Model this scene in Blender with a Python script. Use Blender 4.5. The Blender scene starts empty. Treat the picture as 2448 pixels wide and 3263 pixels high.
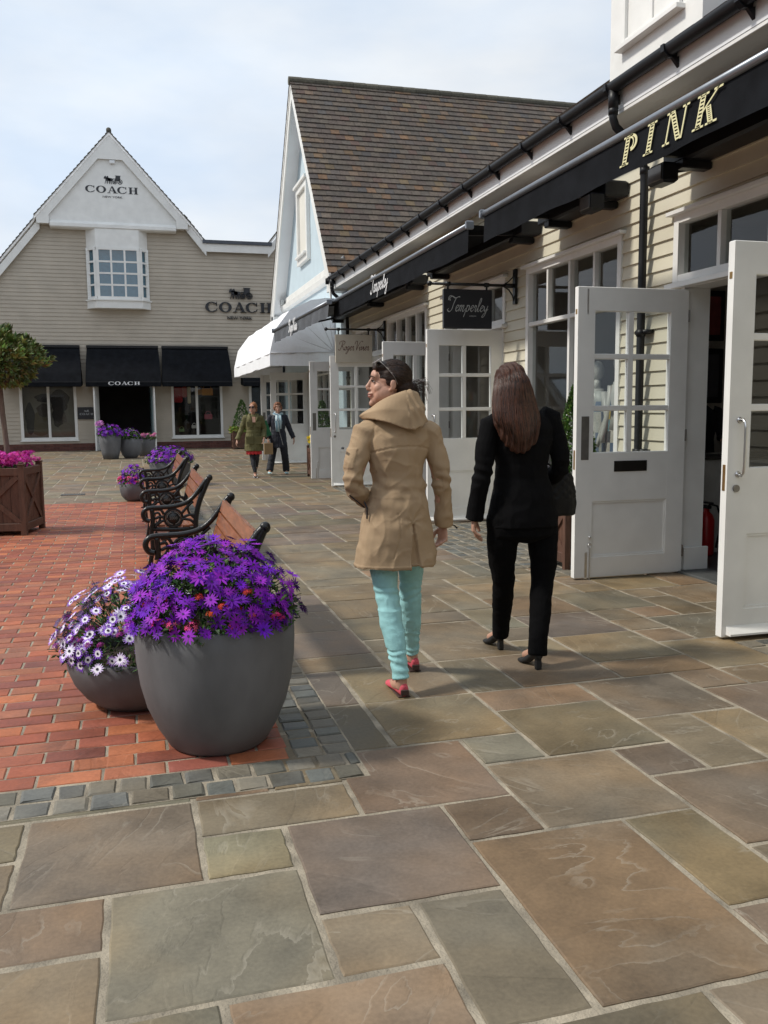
import bpy, math, random
from mathutils import Vector, Matrix, noise
V = Vector
R = math.radians
random.seed(7)
sc = bpy.context.scene
COL = sc.collection

# ------------------------------------------------------------ camera
cam = bpy.data.cameras.new("camera"); co = bpy.data.objects.new("camera", cam); COL.objects.link(co)
yaw, pitch, roll = 0.27375339, 0.11726456, -0.0092764
f = V((math.sin(yaw)*math.cos(pitch), math.cos(yaw)*math.cos(pitch), -math.sin(pitch)))
r = V((math.cos(yaw), -math.sin(yaw), 0)); u = r.cross(f)
r2 = math.cos(roll)*r + math.sin(roll)*u; u2 = -math.sin(roll)*r + math.cos(roll)*u
M = Matrix((r2, u2, -f)).transposed().to_4x4(); M.translation = V((0, 0, 1.45))
co.matrix_world = M
cam.sensor_fit = 'HORIZONTAL'; cam.sensor_width = 36; cam.lens = 2800/2448*36; cam.clip_end = 900; cam.clip_start = .05
sc.camera = co
# ------------------------------------------------------------ light
SUN_EL = 48.0
w = bpy.data.worlds.new("World"); sc.world = w; w.use_nodes = True
nt = w.node_tree; N = nt.nodes; L = nt.links; N.clear()
sky = N.new('ShaderNodeTexSky'); sky.sky_type = 'NISHITA'; sky.sun_disc = False
sky.sun_elevation = R(SUN_EL); sky.sun_rotation = R(-88); sky.air_density = 1.0; sky.dust_density = 1.5
tc = N.new('ShaderNodeTexCoord'); mp = N.new('ShaderNodeMapping'); mp.inputs['Scale'].default_value = (1, 1, 2.6)
mp.inputs['Location'].default_value = (.35, .1, .25)
no = N.new('ShaderNodeTexNoise'); no.inputs['Scale'].default_value = 1.9; no.inputs['Detail'].default_value = 7; no.inputs['Roughness'].default_value = .52
rp = N.new('ShaderNodeValToRGB'); rp.color_ramp.elements[0].position = .36; rp.color_ramp.elements[1].position = .62
rp.color_ramp.elements[0].color = (.80, .80, .80, 1); rp.color_ramp.elements[1].color = (1, 1, 1, 1)
no2 = N.new('ShaderNodeTexNoise'); no2.inputs['Scale'].default_value = 3.1; no2.inputs['Detail'].default_value = 5
cr2 = N.new('ShaderNodeValToRGB'); cr2.color_ramp.elements[0].position = .35; cr2.color_ramp.elements[1].position = .68
cr2.color_ramp.elements[0].color = (9.4, 10.9, 12.9, 1); cr2.color_ramp.elements[1].color = (12.6, 13.0, 13.3, 1)
mx = N.new('ShaderNodeMix'); mx.data_type = 'RGBA'
bg = N.new('ShaderNodeBackground'); bg.inputs['Strength'].default_value = .078
out = N.new('ShaderNodeOutputWorld')
L.new(tc.outputs['Generated'], mp.inputs[0]); L.new(mp.outputs[0], no.inputs[0]); L.new(mp.outputs[0], no2.inputs[0])
L.new(no.outputs[0], rp.inputs[0]); L.new(no2.outputs[0], cr2.inputs[0])
L.new(rp.outputs[0], mx.inputs[0]); L.new(sky.outputs[0], mx.inputs[6]); L.new(cr2.outputs[0], mx.inputs[7])
L.new(mx.outputs[2], bg.inputs[0]); L.new(bg.outputs[0], out.inputs[0])
sl = bpy.data.lights.new("sun", 'SUN'); so = bpy.data.objects.new("sun", sl); COL.objects.link(so)
sl.energy = 3.3; sl.angle = R(6); sl.color = (1, .94, .84)
sd = V((-math.cos(R(SUN_EL)), .085, math.sin(R(SUN_EL)))).normalized()
so.rotation_euler = sd.to_track_quat('Z', 'Y').to_euler()
sc.view_settings.view_transform = 'Standard'; sc.view_settings.look = 'None'
sc.view_settings.exposure = 0; sc.view_settings.gamma = 1

# ------------------------------------------------------------ materials
def s2l(c): return tuple(((x/255)/12.92 if x/255 <= .04045 else ((x/255+.055)/1.055)**2.4) for x in c)
_M = {}
def mat(name, color, rough=.6, var=.12, scale=8, bump=0, bscale=60, metal=0, spec=.5, usecol=False, stretch=None, sheen=0, coat=0, dist=.01):
    """procedural material: base colour broken up by two noises, optional bump"""
    if name in _M: return _M[name]
    m = bpy.data.materials.new(name); m.use_nodes = True; _M[name] = m
    n = m.node_tree.nodes; l = m.node_tree.links
    b = n['Principled BSDF']
    t = n.new('ShaderNodeTexCoord'); mpn = n.new('ShaderNodeMapping')
    if stretch: mpn.inputs['Scale'].default_value = stretch
    l.new(t.outputs['Object'], mpn.inputs[0])
    a = n.new('ShaderNodeTexNoise'); a.inputs['Scale'].default_value = scale; a.inputs['Detail'].default_value = 6
    l.new(mpn.outputs[0], a.inputs[0])
    mr = n.new('ShaderNodeMapRange'); mr.inputs[1].default_value = .3; mr.inputs[2].default_value = .7
    mr.inputs[3].default_value = 1-var; mr.inputs[4].default_value = 1+var
    l.new(a.outputs[0], mr.inputs[0])
    hs = n.new('ShaderNodeVectorMath'); hs.operation = 'SCALE'
    if usecol:
        at = n.new('ShaderNodeAttribute'); at.attribute_name = 'Col'
        mu = n.new('ShaderNodeVectorMath'); mu.operation = 'MULTIPLY'; mu.inputs[1].default_value = color[:3]
        l.new(at.outputs['Color'], mu.inputs[0]); l.new(mu.outputs[0], hs.inputs[0])
    else: hs.inputs[0].default_value = color[:3]
    l.new(mr.outputs[0], hs.inputs['Scale']); l.new(hs.outputs[0], b.inputs['Base Color'])
    b.inputs['Roughness'].default_value = rough; b.inputs['Metallic'].default_value = metal
    b.inputs['Specular IOR Level'].default_value = spec
    if sheen: b.inputs['Sheen Weight'].default_value = sheen
    if coat: b.inputs['Coat Weight'].default_value = coat
    if bump:
        c = n.new('ShaderNodeTexNoise'); c.inputs['Scale'].default_value = bscale; c.inputs['Detail'].default_value = 5
        l.new(mpn.outputs[0], c.inputs[0])
        bp = n.new('ShaderNodeBump'); bp.inputs['Strength'].default_value = bump; bp.inputs['Distance'].default_value = dist
        l.new(c.outputs[0], bp.inputs['Height']); l.new(bp.outputs[0], b.inputs['Normal'])
    return m
def glass_mat(name, tint=(.80, .83, .82), k=.0):
    if name in _M: return _M[name]
    m = bpy.data.materials.new(name); m.use_nodes = True; _M[name] = m
    n = m.node_tree.nodes; l = m.node_tree.links; n.clear()
    o = n.new('ShaderNodeOutputMaterial'); ms = n.new('ShaderNodeMixShader'); tr = n.new('ShaderNodeBsdfTransparent'); g = n.new('ShaderNodeBsdfGlossy')
    ge = n.new('ShaderNodeNewGeometry'); dt = n.new('ShaderNodeVectorMath'); dt.operation = 'DOT_PRODUCT'; l.new(ge.outputs['Incoming'], dt.inputs[0]); l.new(ge.outputs['True Normal'], dt.inputs[1])
    def ma(op, x, y=None, c=False):
        q = n.new('ShaderNodeMath'); q.operation = op; q.use_clamp = c
        for i, v_ in enumerate((x, y)):
            if v_ is None: continue
            if isinstance(v_, (int, float)): q.inputs[i].default_value = v_
            else: l.new(v_, q.inputs[i])
        return q.outputs[0]
    fz = ma('POWER', ma('SUBTRACT', 1.0, ma('ABSOLUTE', dt.outputs['Value'])), 5.0)   # Schlick, same from both sides
    fac = ma('ADD', ma('MULTIPLY', fz, .92), .05+k, True)
    tr.inputs[0].default_value = (*tint, 1); g.inputs['Roughness'].default_value = .03; g.inputs[0].default_value = (.95, .97, 1, 1)
    t = n.new('ShaderNodeTexCoord'); nn = n.new('ShaderNodeTexNoise'); nn.inputs['Scale'].default_value = 1.3
    bp = n.new('ShaderNodeBump'); bp.inputs['Strength'].default_value = .02; l.new(t.outputs['Object'], nn.inputs[0]); l.new(nn.outputs[0], bp.inputs['Height']); l.new(bp.outputs[0], g.inputs['Normal'])
    l.new(fac, ms.inputs[0]); l.new(tr.outputs[0], ms.inputs[1]); l.new(g.outputs[0], ms.inputs[2]); l.new(ms.outputs[0], o.inputs[0])
    return m
def stone_mat(name, rel=1.0, vein=1.0):
    """riven sandstone: per-slab colour attribute, terraced cleavage, dusty veins"""
    m = bpy.data.materials.new(name); m.use_nodes = True
    n = m.node_tree.nodes; l = m.node_tree.links; b = n['Principled BSDF']
    t = n.new('ShaderNodeTexCoord'); at = n.new('ShaderNodeAttribute'); at.attribute_name = 'Col'
    ar = n.new('ShaderNodeAttribute'); ar.attribute_name = 'Rnd'
    sc1 = n.new('ShaderNodeVectorMath'); sc1.operation = 'SCALE'; sc1.inputs['Scale'].default_value = 40
    ad = n.new('ShaderNodeVectorMath'); ad.operation = 'ADD'
    vr = n.new('ShaderNodeVectorRotate'); vr.rotation_type = 'Z_AXIS'
    sx = n.new('ShaderNodeSeparateXYZ'); l.new(ar.outputs['Vector'], sx.inputs[0])
    m3 = n.new('ShaderNodeMath'); m3.operation = 'MULTIPLY'; m3.inputs[1].default_value = 6.28; l.new(sx.outputs[2], m3.inputs[0])
    l.new(t.outputs['Object'], vr.inputs['Vector']); l.new(m3.outputs[0], vr.inputs['Angle'])
    l.new(ar.outputs['Vector'], sc1.inputs[0]); l.new(vr.outputs[0], ad.inputs[0]); l.new(sc1.outputs[0], ad.inputs[1])
    mp1 = n.new('ShaderNodeMapping'); mp1.inputs['Scale'].default_value = (1.0, 2.6, 1); l.new(ad.outputs[0], mp1.inputs[0])
    a = n.new('ShaderNodeTexNoise'); a.inputs['Scale'].default_value = 1.15; a.inputs['Detail'].default_value = 6; a.inputs['Roughness'].default_value = .48; a.inputs['Distortion'].default_value = .6
    l.new(mp1.outputs[0], a.inputs[0])
    k = n.new('ShaderNodeMath'); k.operation = 'MULTIPLY'; k.inputs[1].default_value = 8; l.new(a.outputs[0], k.inputs[0])
    fl = n.new('ShaderNodeMath'); fl.operation = 'FLOOR'; l.new(k.outputs[0], fl.inputs[0])
    fc = n.new('ShaderNodeMath'); fc.operation = 'FRACT'; l.new(k.outputs[0], fc.inputs[0])
    rv = n.new('ShaderNodeValToRGB'); e = rv.color_ramp.elements; e[0].position = 0; e[0].color = (1, 1, 1, 1); e[1].position = .13; e[1].color = (0, 0, 0, 1)
    l.new(fc.outputs[0], rv.inputs[0])
    msk = n.new('ShaderNodeTexNoise'); msk.inputs['Scale'].default_value = 3.3; l.new(ad.outputs[0], msk.inputs[0])
    mskr = n.new('ShaderNodeMapRange'); mskr.inputs[1].default_value = .45; mskr.inputs[2].default_value = .62; l.new(msk.outputs[0], mskr.inputs[0])
    vm = n.new('ShaderNodeMath'); vm.operation = 'MULTIPLY'; l.new(rv.outputs[0], vm.inputs[0]); l.new(mskr.outputs[0], vm.inputs[1])
    # colour: mottling + per-terrace shift
    c2 = n.new('ShaderNodeTexNoise'); c2.inputs['Scale'].default_value = 3.0; c2.inputs['Detail'].default_value = 8; c2.inputs['Roughness'].default_value = .6; l.new(ad.outputs[0], c2.inputs[0])
    mr = n.new('ShaderNodeMapRange'); mr.inputs[1].default_value = .3; mr.inputs[2].default_value = .7; mr.inputs[3].default_value = .66; mr.inputs[4].default_value = 1.28; l.new(c2.outputs[0], mr.inputs[0])
    sn = n.new('ShaderNodeMath'); sn.operation = 'SINE'; k2 = n.new('ShaderNodeMath'); k2.operation = 'MULTIPLY'; k2.inputs[1].default_value = 2.4; l.new(fl.outputs[0], k2.inputs[0]); l.new(k2.outputs[0], sn.inputs[0])
    sm = n.new('ShaderNodeMath'); sm.operation = 'MULTIPLY_ADD'; sm.inputs[1].default_value = .05; l.new(sn.outputs[0], sm.inputs[0]); l.new(mr.outputs[0], sm.inputs[2])
    hv = n.new('ShaderNodeVectorMath'); hv.operation = 'SCALE'; l.new(at.outputs['Color'], hv.inputs[0]); l.new(sm.outputs[0], hv.inputs['Scale'])
    # warm/cool drift inside one slab
    c3 = n.new('ShaderNodeTexNoise'); c3.inputs['Scale'].default_value = 1.4; c3.inputs['Detail'].default_value = 3; l.new(ad.outputs[0], c3.inputs[0])
    mr3 = n.new('ShaderNodeMapRange'); mr3.inputs[1].default_value = .38; mr3.inputs[2].default_value = .60; l.new(c3.outputs[0], mr3.inputs[0])
    wc = n.new('ShaderNodeMix'); wc.data_type = 'RGBA'; wc.blend_type = 'MULTIPLY'; wc.inputs[7].default_value = (1.12, .97, .80, 1)
    l.new(mr3.outputs[0], wc.inputs[0]); l.new(hv.outputs[0], wc.inputs[6])
    mv = n.new('ShaderNodeMix'); mv.data_type = 'RGBA'; mv.inputs[7].default_value = (.36, .33, .27, 1)
    vs = n.new('ShaderNodeMath'); vs.operation = 'MULTIPLY'; vs.inputs[1].default_value = .34*vein; l.new(vm.outputs[0], vs.inputs[0])
    l.new(vs.outputs[0], mv.inputs[0]); l.new(wc.outputs[2], mv.inputs[6]); l.new(mv.outputs[2], b.inputs['Base Color'])
    b.inputs['Roughness'].default_value = .62; b.inputs['Specular IOR Level'].default_value = .45
    rr = n.new('ShaderNodeMapRange'); rr.inputs[1].default_value = .3; rr.inputs[2].default_value = .7; rr.inputs[3].default_value = .5; rr.inputs[4].default_value = .8; l.new(c2.outputs[0], rr.inputs[0]); l.new(rr.outputs[0], b.inputs['Roughness'])
    # bump: smoothed terraces + fine grain
    hp = n.new('ShaderNodeMapRange'); hp.interpolation_type = 'SMOOTHSTEP'; hp.inputs[1].default_value = 0; hp.inputs[2].default_value = .22; l.new(fc.outputs[0], hp.inputs[0])
    hh = n.new('ShaderNodeMath'); hh.operation = 'ADD'; l.new(fl.outputs[0], hh.inputs[0]); l.new(hp.outputs[0], hh.inputs[1])
    fg = n.new('ShaderNodeTexNoise'); fg.inputs['Scale'].default_value = 70; fg.inputs['Detail'].default_value = 6; l.new(t.outputs['Object'], fg.inputs[0])
    gr = n.new('ShaderNodeMath'); gr.operation = 'MULTIPLY_ADD'; gr.inputs[1].default_value = .55; gr.inputs[2].default_value = -.275; l.new(fg.outputs[0], gr.inputs[0]); g2 = n.new('ShaderNodeMath'); g2.operation = 'ADD'; l.new(gr.outputs[0], g2.inputs[0]); l.new(sm.outputs[0], g2.inputs[1]); l.new(g2.outputs[0], hv.inputs['Scale'])
    hf = n.new('ShaderNodeMath'); hf.operation = 'MULTIPLY_ADD'; hf.inputs[1].default_value = .7; l.new(fg.outputs[0], hf.inputs[0]); l.new(hh.outputs[0], hf.inputs[2])
    bp = n.new('ShaderNodeBump'); bp.inputs['Strength'].default_value = .42*rel; bp.inputs['Distance'].default_value = .0035; l.new(hf.outputs[0], bp.inputs['Height']); l.new(bp.outputs[0], b.inputs['Normal'])
    return m

STONE = stone_mat('riven_sandstone')
SETT = stone_mat('granite_sett', 1.3, .6)
BRICK = stone_mat('clay_paver', 1.0, .12)
MORTAR = mat('mortar', (.27, .235, .18), .95, .42, 7, .9, 90, dist=.008)
TILE = mat('roof_tile', (1, 1, 1), .85, .25, 14, .6, 70, usecol=True)
CREAM = mat('cream_board', (.60, .565, .45), .55, .05, 3, .12, 40)
TAUPE = mat('taupe_board', (.445, .395, .325), .6, .07, 2, .15, 40)
BLUEW = mat('pale_blue_render', (.50, .60, .66), .7, .05, 2, .2, 90)
WHITE = mat('white_paint', (.76, .76, .74), .45, .06, 3.5, .04, 14)
WHITE2 = mat('white_board', (.77, .79, .81), .5, .04, 2, .1, 50)
BLACK = mat('black_plastic', (.009, .0095, .012), .45, .2, 6, spec=.35)
CANVAS = mat('black_canvas', (.0085, .0095, .012), .95, .3, 5, .4, 300, spec=.12)
CANVASG = mat('grey_canvas', (.085, .092, .105), .85, .2, 5, .4, 300)
WCANVAS = mat('white_canvas', (.82, .83, .86), .75, .05, 2, .25, 12, dist=.03)
IRON = mat('black_iron', (.006, .0065, .007), .30, .3, 30, .25, 60, spec=.45)
PLANK = mat('varnished_plank', (.30, .105, .045), .32, .3, 6, .3, 30, stretch=(8, 1, 8), coat=.3)
BOXW = mat('stained_timber', (.10, .046, .028), .6, .3, 5, .4, 40, stretch=(6, 6, 1))
POT = mat('grey_fibre_pot', (.118, .121, .131), .68, .26, 3.2, .08, 60, stretch=(1.4, 1.4, .7))
SOIL = mat('soil', (.03, .02, .012), .95, .4, 20, .8, 50)
STEEL = mat('brushed_steel', (.62, .62, .62), .28, .05, 20, metal=1)
DSTEEL = mat('dull_steel', (.22, .21, .2), .4, .1, 20, metal=.9)
BRASS = mat('brass', (.4, .25, .1), .4, .1, 20, metal=1)
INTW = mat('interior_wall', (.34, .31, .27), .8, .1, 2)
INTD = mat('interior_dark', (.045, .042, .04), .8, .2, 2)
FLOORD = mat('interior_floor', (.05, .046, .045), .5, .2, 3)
PLINTH = mat('plinth_brick', (1, 1, 1), .85, .2, 12, .4, 60, usecol=True)
GLASS = glass_mat('window_glass')
GLASSB = glass_mat('bay_glass', (.55, .7, .75), .08)
LEAF = mat('leaf_green', (1, 1, 1), .5, .2, 9, usecol=True, spec=.5)
PETAL = mat('petal', (1, 1, 1), .65, .12, 40, usecol=True, spec=.25)
BARK = mat('bark', (.16, .13, .10), .85, .25, 12, .7, 50, stretch=(6, 6, 1))
SKIN = mat('skin', (.46, .26, .185), .5, .1, 25, .15, 120)
SKINW = mat('skin_warm', (.47, .265, .19), .5, .12, 22, .15, 120)

# ------------------------------------------------------------ mesh builder
class MB:
    def __init__(s): s.v = []; s.f = []; s.m = []; s.c = []; s.sm = []; s.ms = []; s.cur = 0; s.col = (1, 1, 1); s.smooth = False
    def face(s, idx):
        s.f.append(tuple(idx)); s.m.append(s.cur); s.c.append(s.col); s.sm.append(s.smooth)
    def add(s, vs, fs):
        o = len(s.v); s.v += [V(p) for p in vs]
        for q in fs: s.face([o+i for i in q])
    def box(s, a, b, j=0):
        x0, y0, z0 = a; x1, y1, z1 = b
        if x0 > x1: x0, x1 = x1, x0
        if y0 > y1: y0, y1 = y1, y0
        if z0 > z1: z0, z1 = z1, z0
        vs = [(x0, y0, z0), (x1, y0, z0), (x1, y1, z0), (x0, y1, z0), (x0, y0, z1), (x1, y0, z1), (x1, y1, z1), (x0, y1, z1)]
        s.add(vs, [(0, 3, 2, 1), (4, 5, 6, 7), (0, 1, 5, 4), (1, 2, 6, 5), (2, 3, 7, 6), (3, 0, 4, 7)])
    def bbox(s, a, b, e=.004):
        """box with chamfered edges"""
        x0, y0, z0 = [min(p, q) for p, q in zip(a, b)]; x1, y1, z1 = [max(p, q) for p, q in zip(a, b)]
        e = min(e, (x1-x0)*.45, (y1-y0)*.45, (z1-z0)*.45)
        def rg(z, i): return [(x0+i, y0+i, z), (x1-i, y0+i, z), (x1-i, y1-i, z), (x0+i, y1-i, z)]
        s.loftv([rg(z0, e), rg(z0+e, 0), rg(z1-e, 0), rg(z1, e)], True)
    def obox(s, c, ax, h):
        """oriented box centre, 3 axes, half sizes"""
        c = V(c); A = [V(a).normalized()*k for a, k in zip(ax, h)]
        vs = [c + A[0]*i + A[1]*j + A[2]*k for k in (-1, 1) for (i, j) in ((-1, -1), (1, -1), (1, 1), (-1, 1))]
        s.add(vs, [(0, 3, 2, 1), (4, 5, 6, 7), (0, 1, 5, 4), (1, 2, 6, 5), (2, 3, 7, 6), (3, 0, 4, 7)])
    def bar(s, p, q, w, h, up=(0, 0, 1)):
        p, q = V(p), V(q); d = (q-p); up = V(up)
        sd_ = d.cross(up)
        if sd_.length < 1e-6: sd_ = V((1, 0, 0))
        sd_.normalize(); u_ = sd_.cross(d).normalized()
        s.obox((p+q)/2, (sd_, d, u_), (w/2, d.length/2, h/2))
    def loftv(s, rings, cap=True, close=True):
        o = len(s.v); n = len(rings[0])
        for rg in rings: s.v += [V(p) for p in rg]
        for i in range(len(rings)-1):
            for j in range(n if close else n-1):
                k = (j+1) % n
                s.face((o+i*n+j, o+i*n+k, o+(i+1)*n+k, o+(i+1)*n+j))
        if cap:
            s.face([o+j for j in reversed(range(n))]); s.face([o+(len(rings)-1)*n+j for j in range(n)])
    def tube(s, pts, rad, n=8, cap=True, flat=None, side=None):
        pts = [V(p) for p in pts]
        if not hasattr(rad, '__len__'): rad = [rad]*len(pts)
        rings = []; prev = None
        for i, p in enumerate(pts):
            t = (pts[min(i+1, len(pts)-1)]-pts[max(i-1, 0)])
            if t.length < 1e-9: t = V((0, 0, 1))
            t.normalize()
            if side is not None: a = V(side); a = (a-t*a.dot(t))
            elif prev is None: a = t.orthogonal()
            else: a = prev-t*prev.dot(t)
            if a.length < 1e-6: a = t.orthogonal()
            a.normalize(); prev = a; b = t.cross(a)
            fl = 1 if flat is None else (flat[i] if hasattr(flat, '__len__') else flat)
            rings.append([p + a*rad[i]*math.cos(2*math.pi*k/n) + b*rad[i]*fl*math.sin(2*math.pi*k/n) for k in range(n)])
        s.loftv(rings, cap)
    def ell(s, c, rr, rot=None, nu=14, nv=9):
        c = V(c); rings = []
        for i in range(nv+1):
            a = math.pi*(i/nv); a = max(.02, min(math.pi-.02, a)); rg = []
            for k in range(nu):
                b = 2*math.pi*k/nu
                p = V((rr[0]*math.sin(a)*math.cos(b), rr[1]*math.sin(a)*math.sin(b), -rr[2]*math.cos(a)))
                if rot is not None: p = rot @ p
                rg.append(c+p)
            rings.append(rg)
        s.loftv(rings, True)
    def lathe(s, c, prof, n=40, cap=False):
        c = V(c); s.loftv([[c+V((r_*math.cos(2*math.pi*k/n), r_*math.sin(2*math.pi*k/n), z)) for k in range(n)] for r_, z in prof], cap)
    def prism(s, poly, d):
        """polygon (3D pts, planar) extruded by vector d"""
        poly = [V(p) for p in poly]; d = V(d); n = len(poly); o = len(s.v)
        s.v += poly + [p+d for p in poly]
        s.face([o+i for i in reversed(range(n))]); s.face([o+n+i for i in range(n)])
        for i in range(n): s.face((o+i, o+(i+1) % n, o+n+(i+1) % n, o+n+i))
    def mesh(s, name, mats, attr=False):
        me = bpy.data.meshes.new(name); me.from_pydata([tuple(p) for p in s.v], [], s.f)
        if not isinstance(mats, (list, tuple)): mats = [mats]
        for m_ in mats: me.materials.append(m_)
        me.polygons.foreach_set('material_index', s.m); me.polygons.foreach_set('use_smooth', s.sm)
        if any(c != (1, 1, 1) for c in s.c) or attr:
            ca = me.color_attributes.new('Col', 'FLOAT_COLOR', 'CORNER'); rn = me.attributes.new('Rnd', 'FLOAT_VECTOR', 'FACE')
            dat = []; rd = []
            last = None; rv_ = (0, 0, 0)
            for p, c in zip(me.polygons, s.c):
                dat += [c[0], c[1], c[2], 1]*p.loop_total
                if c is not last:
                    last = c; rv_ = (random.random(), random.random(), random.random())
                rd += rv_
            ca.data.foreach_set('color', dat); rn.data.foreach_set('vector', rd)
        me.update(); return me
    def build(s, name, mats, parent=None, **kw):
        o = bpy.data.objects.new(name, s.mesh(name, mats)); COL.objects.link(o)
        if parent: o.parent = parent
        for k, v_ in kw.items(): o[k] = v_
        return o
def thing(name, label, cat, loc=(0, 0, 0), rz=0, group=None):
    o = bpy.data.objects.new(name, None); COL.objects.link(o); o.location = loc; o.rotation_euler = (0, 0, rz)
    o['label'] = label; o['category'] = cat
    if group: o['group'] = group
    return o
def copy_tree(o, parent=None):
    c = o.copy(); COL.objects.link(c)
    if parent: c.parent = parent
    for ch in list(o.children): copy_tree(ch, c)
    return c
def one(fn, name, m, parent=None, **kw):
    b = MB(); fn(b); return b.build(name, m, parent, **kw)
def place(o, rot, loc):
    """turn a mesh built in local XZ/XY into place by changing its vertices"""
    for v_ in o.data.vertices: v_.co = rot @ v_.co + V(loc)
    return o

# ------------------------------------------------------------ lettering
def ribbon(b, pts, w, th, pen=.9, contrast=.7, closed=False):
    """calligraphic stroke in the XZ plane, thickness th toward -Y"""
    P = []
    n = len(pts)
    for i in range(n-1):                      # Catmull-Rom
        p0, p1, p2, p3 = pts[max(i-1, 0)], pts[i], pts[i+1], pts[min(i+2, n-1)]
        for k in range(5):
            t = k/5
            P.append(tuple(.5*((2*p1[a])+(-p0[a]+p2[a])*t+(2*p0[a]-5*p1[a]+4*p2[a]-p3[a])*t*t+(-p0[a]+3*p1[a]-3*p2[a]+p3[a])*t**3) for a in (0, 1)))
    P.append(tuple(pts[-1][:2])); rings = []
    for i, p in enumerate(P):
        q = P[min(i+1, len(P)-1)]; o = P[max(i-1, 0)]; dx, dz = q[0]-o[0], q[1]-o[1]; l = math.hypot(dx, dz) or 1e-6
        ang = math.atan2(dz, dx); ww = w*((1-contrast)+contrast*abs(math.sin(ang-pen)))/2
        nx, nz = -dz/l*ww, dx/l*ww
        rings.append([(p[0]+nx, 0, p[1]+nz), (p[0]-nx, 0, p[1]-nz), (p[0]-nx, -th, p[1]-nz), (p[0]+nx, -th, p[1]+nz)])
    b.loftv(rings, True)
def poly(b, pts, th): b.prism([(x, 0, z) for x, z in pts], (0, -th, 0))
def ringpoly(b, cx, cz, ro, ri, a0, a1, th, n=28):
    """ring sector between ellipse ro=(rx,rz) and ri"""
    for i in range(n):
        t0 = a0+(a1-a0)*i/n; t1 = a0+(a1-a0)*(i+1)/n
        q = [(cx+r_[0]*math.cos(t), cz+r_[1]*math.sin(t)) for r_, t in ((ro, t0), (ro, t1), (ri, t1), (ri, t0))]
        poly(b, q[::-1], th)
def coach_word(b, x0, z0, w, h, th=.02):
    """COACH in wide serif capitals; letters drawn in unit cells"""
    adv = [0, 1.12, 2.27, 3.32, 4.45]; tot = 5.55; sx = w/tot; sz = h
    def T(pts): return [(x0+x*sx, z0+z*sz) for x, z in pts]
    def P(pts): poly(b, T(pts), th)
    for i, ch in enumerate('COACH'):
        a = adv[i]
        if ch in 'CO':
            cx, cz = x0+(a+.5)*sx, z0+.5*sz
            a0, a1 = (0, 2*math.pi) if ch == 'O' else (R(48), R(312))
            ringpoly(b, cx, cz, (.52*sx, .52*sz), (.27*sx, .44*sz), a0, a1, th)
            if ch == 'C':
                P([(a+.86, .62), (a+.93, .62), (a+.93, 1.0), (a+.86, 1.0)]); P([(a+.80, .82), (a+.9, .70), (a+.9, .95)])
                P([(a+.78, .16), (a+.92, .34), (a+.97, .34), (a+.88, .1)])
        elif ch == 'A':
            P([(a+.10, 0), (a+.17, 0), (a+.50, .93), (a+.45, 1.0)]); P([(a+.42, 1.02), (a+.58, 1.02), (a+.97, 0), (a+.70, 0)])
            P([(a+.25, .30), (a+.75, .30), (a+.73, .37), (a+.27, .37)])
            P([(a-.02, 0), (a+.33, 0), (a+.33, .06), (a-.02, .06)]); P([(a+.58, 0), (a+1.08, 0), (a+1.08, .06), (a+.58, .06)])
        else:
            for k in (.14, .70): P([(a+k, 0), (a+k+.24, 0), (a+k+.24, 1), (a+k, 1)])
            P([(a+.38, .47), (a+.70, .47), (a+.70, .54), (a+.38, .54)])
            for k in (.04, .60):
                P([(a+k, 0), (a+k+.44, 0), (a+k+.44, .06), (a+k, .06)]); P([(a+k, .94), (a+k+.44, .94), (a+k+.44, 1), (a+k, 1)])
def carriage(b, x0, z0, s, th=.015):
    """horse drawn carriage emblem, width about 1 unit * s"""
    def T(p): return (x0+p[0]*s, z0+p[1]*s)
    for k in (0, .12):
        hp = [(.0+k, .30), (.03+k, .38), (.09+k, .44), (.13+k, .42), (.14+k, .33), (.20+k, .30), (.34+k, .31), (.38+k, .27), (.38+k, .12), (.35+k, .0), (.33+k, .0), (.33+k, .15), (.28+k, .18), (.2+k, .17), (.16+k, .12), (.17+k, .0), (.145+k, .0), (.12+k, .13), (.09+k, .24), (.05+k, .29), (.02+k, .27)]
        # fan into convex bits
        poly(b, [T(p) for p in [(.0+k, .30), (.03+k, .27), (.12+k, .30), (.14+k, .36), (.11+k, .44), (.04+k, .40)]], th)
        poly(b, [T(p) for p in [(.08+k, .33), (.10+k, .20), (.18+k, .16), (.34+k, .17), (.39+k, .24), (.36+k, .31), (.14+k, .34)]], th)
        for lx, dx in ((.11, -.05), (.16, .02), (.31, .0), (.36, .03)):
            poly(b, [T(p) for p in [(lx-.015+k, .2), (lx+.02+k, .2), (lx+dx+.012+k, 0), (lx+dx-.012+k, 0)]], th)
    poly(b, [T(p) for p in [(.50, .27), (.66, .27), (.66, .30), (.50, .31)]], th)
    poly(b, [T(p) for p in [(.60, .18), (.86, .18), (.90, .24), (.90, .46), (.66, .46), (.63, .30)]], th)
    poly(b, [T(p) for p in [(.62, .48), (.93, .48), (.93, .455), (.62, .455)]], th)
    for cx, rr in ((.60, .11), (.88, .14)):
        c = T((cx, rr)); ringpoly(b, c[0], c[1], (rr*s, rr*s), (rr*s*.82, rr*s*.82), 0, 6.283, th, 20)
        for k in range(4):
            a = k*math.pi/4; d = V((math.cos(a), 0, math.sin(a)))*rr*s
            b.bar(V((c[0], -th/2, c[1]))-d, V((c[0], -th/2, c[1]))+d, .02*s, th, (0, 1, 0))
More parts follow.
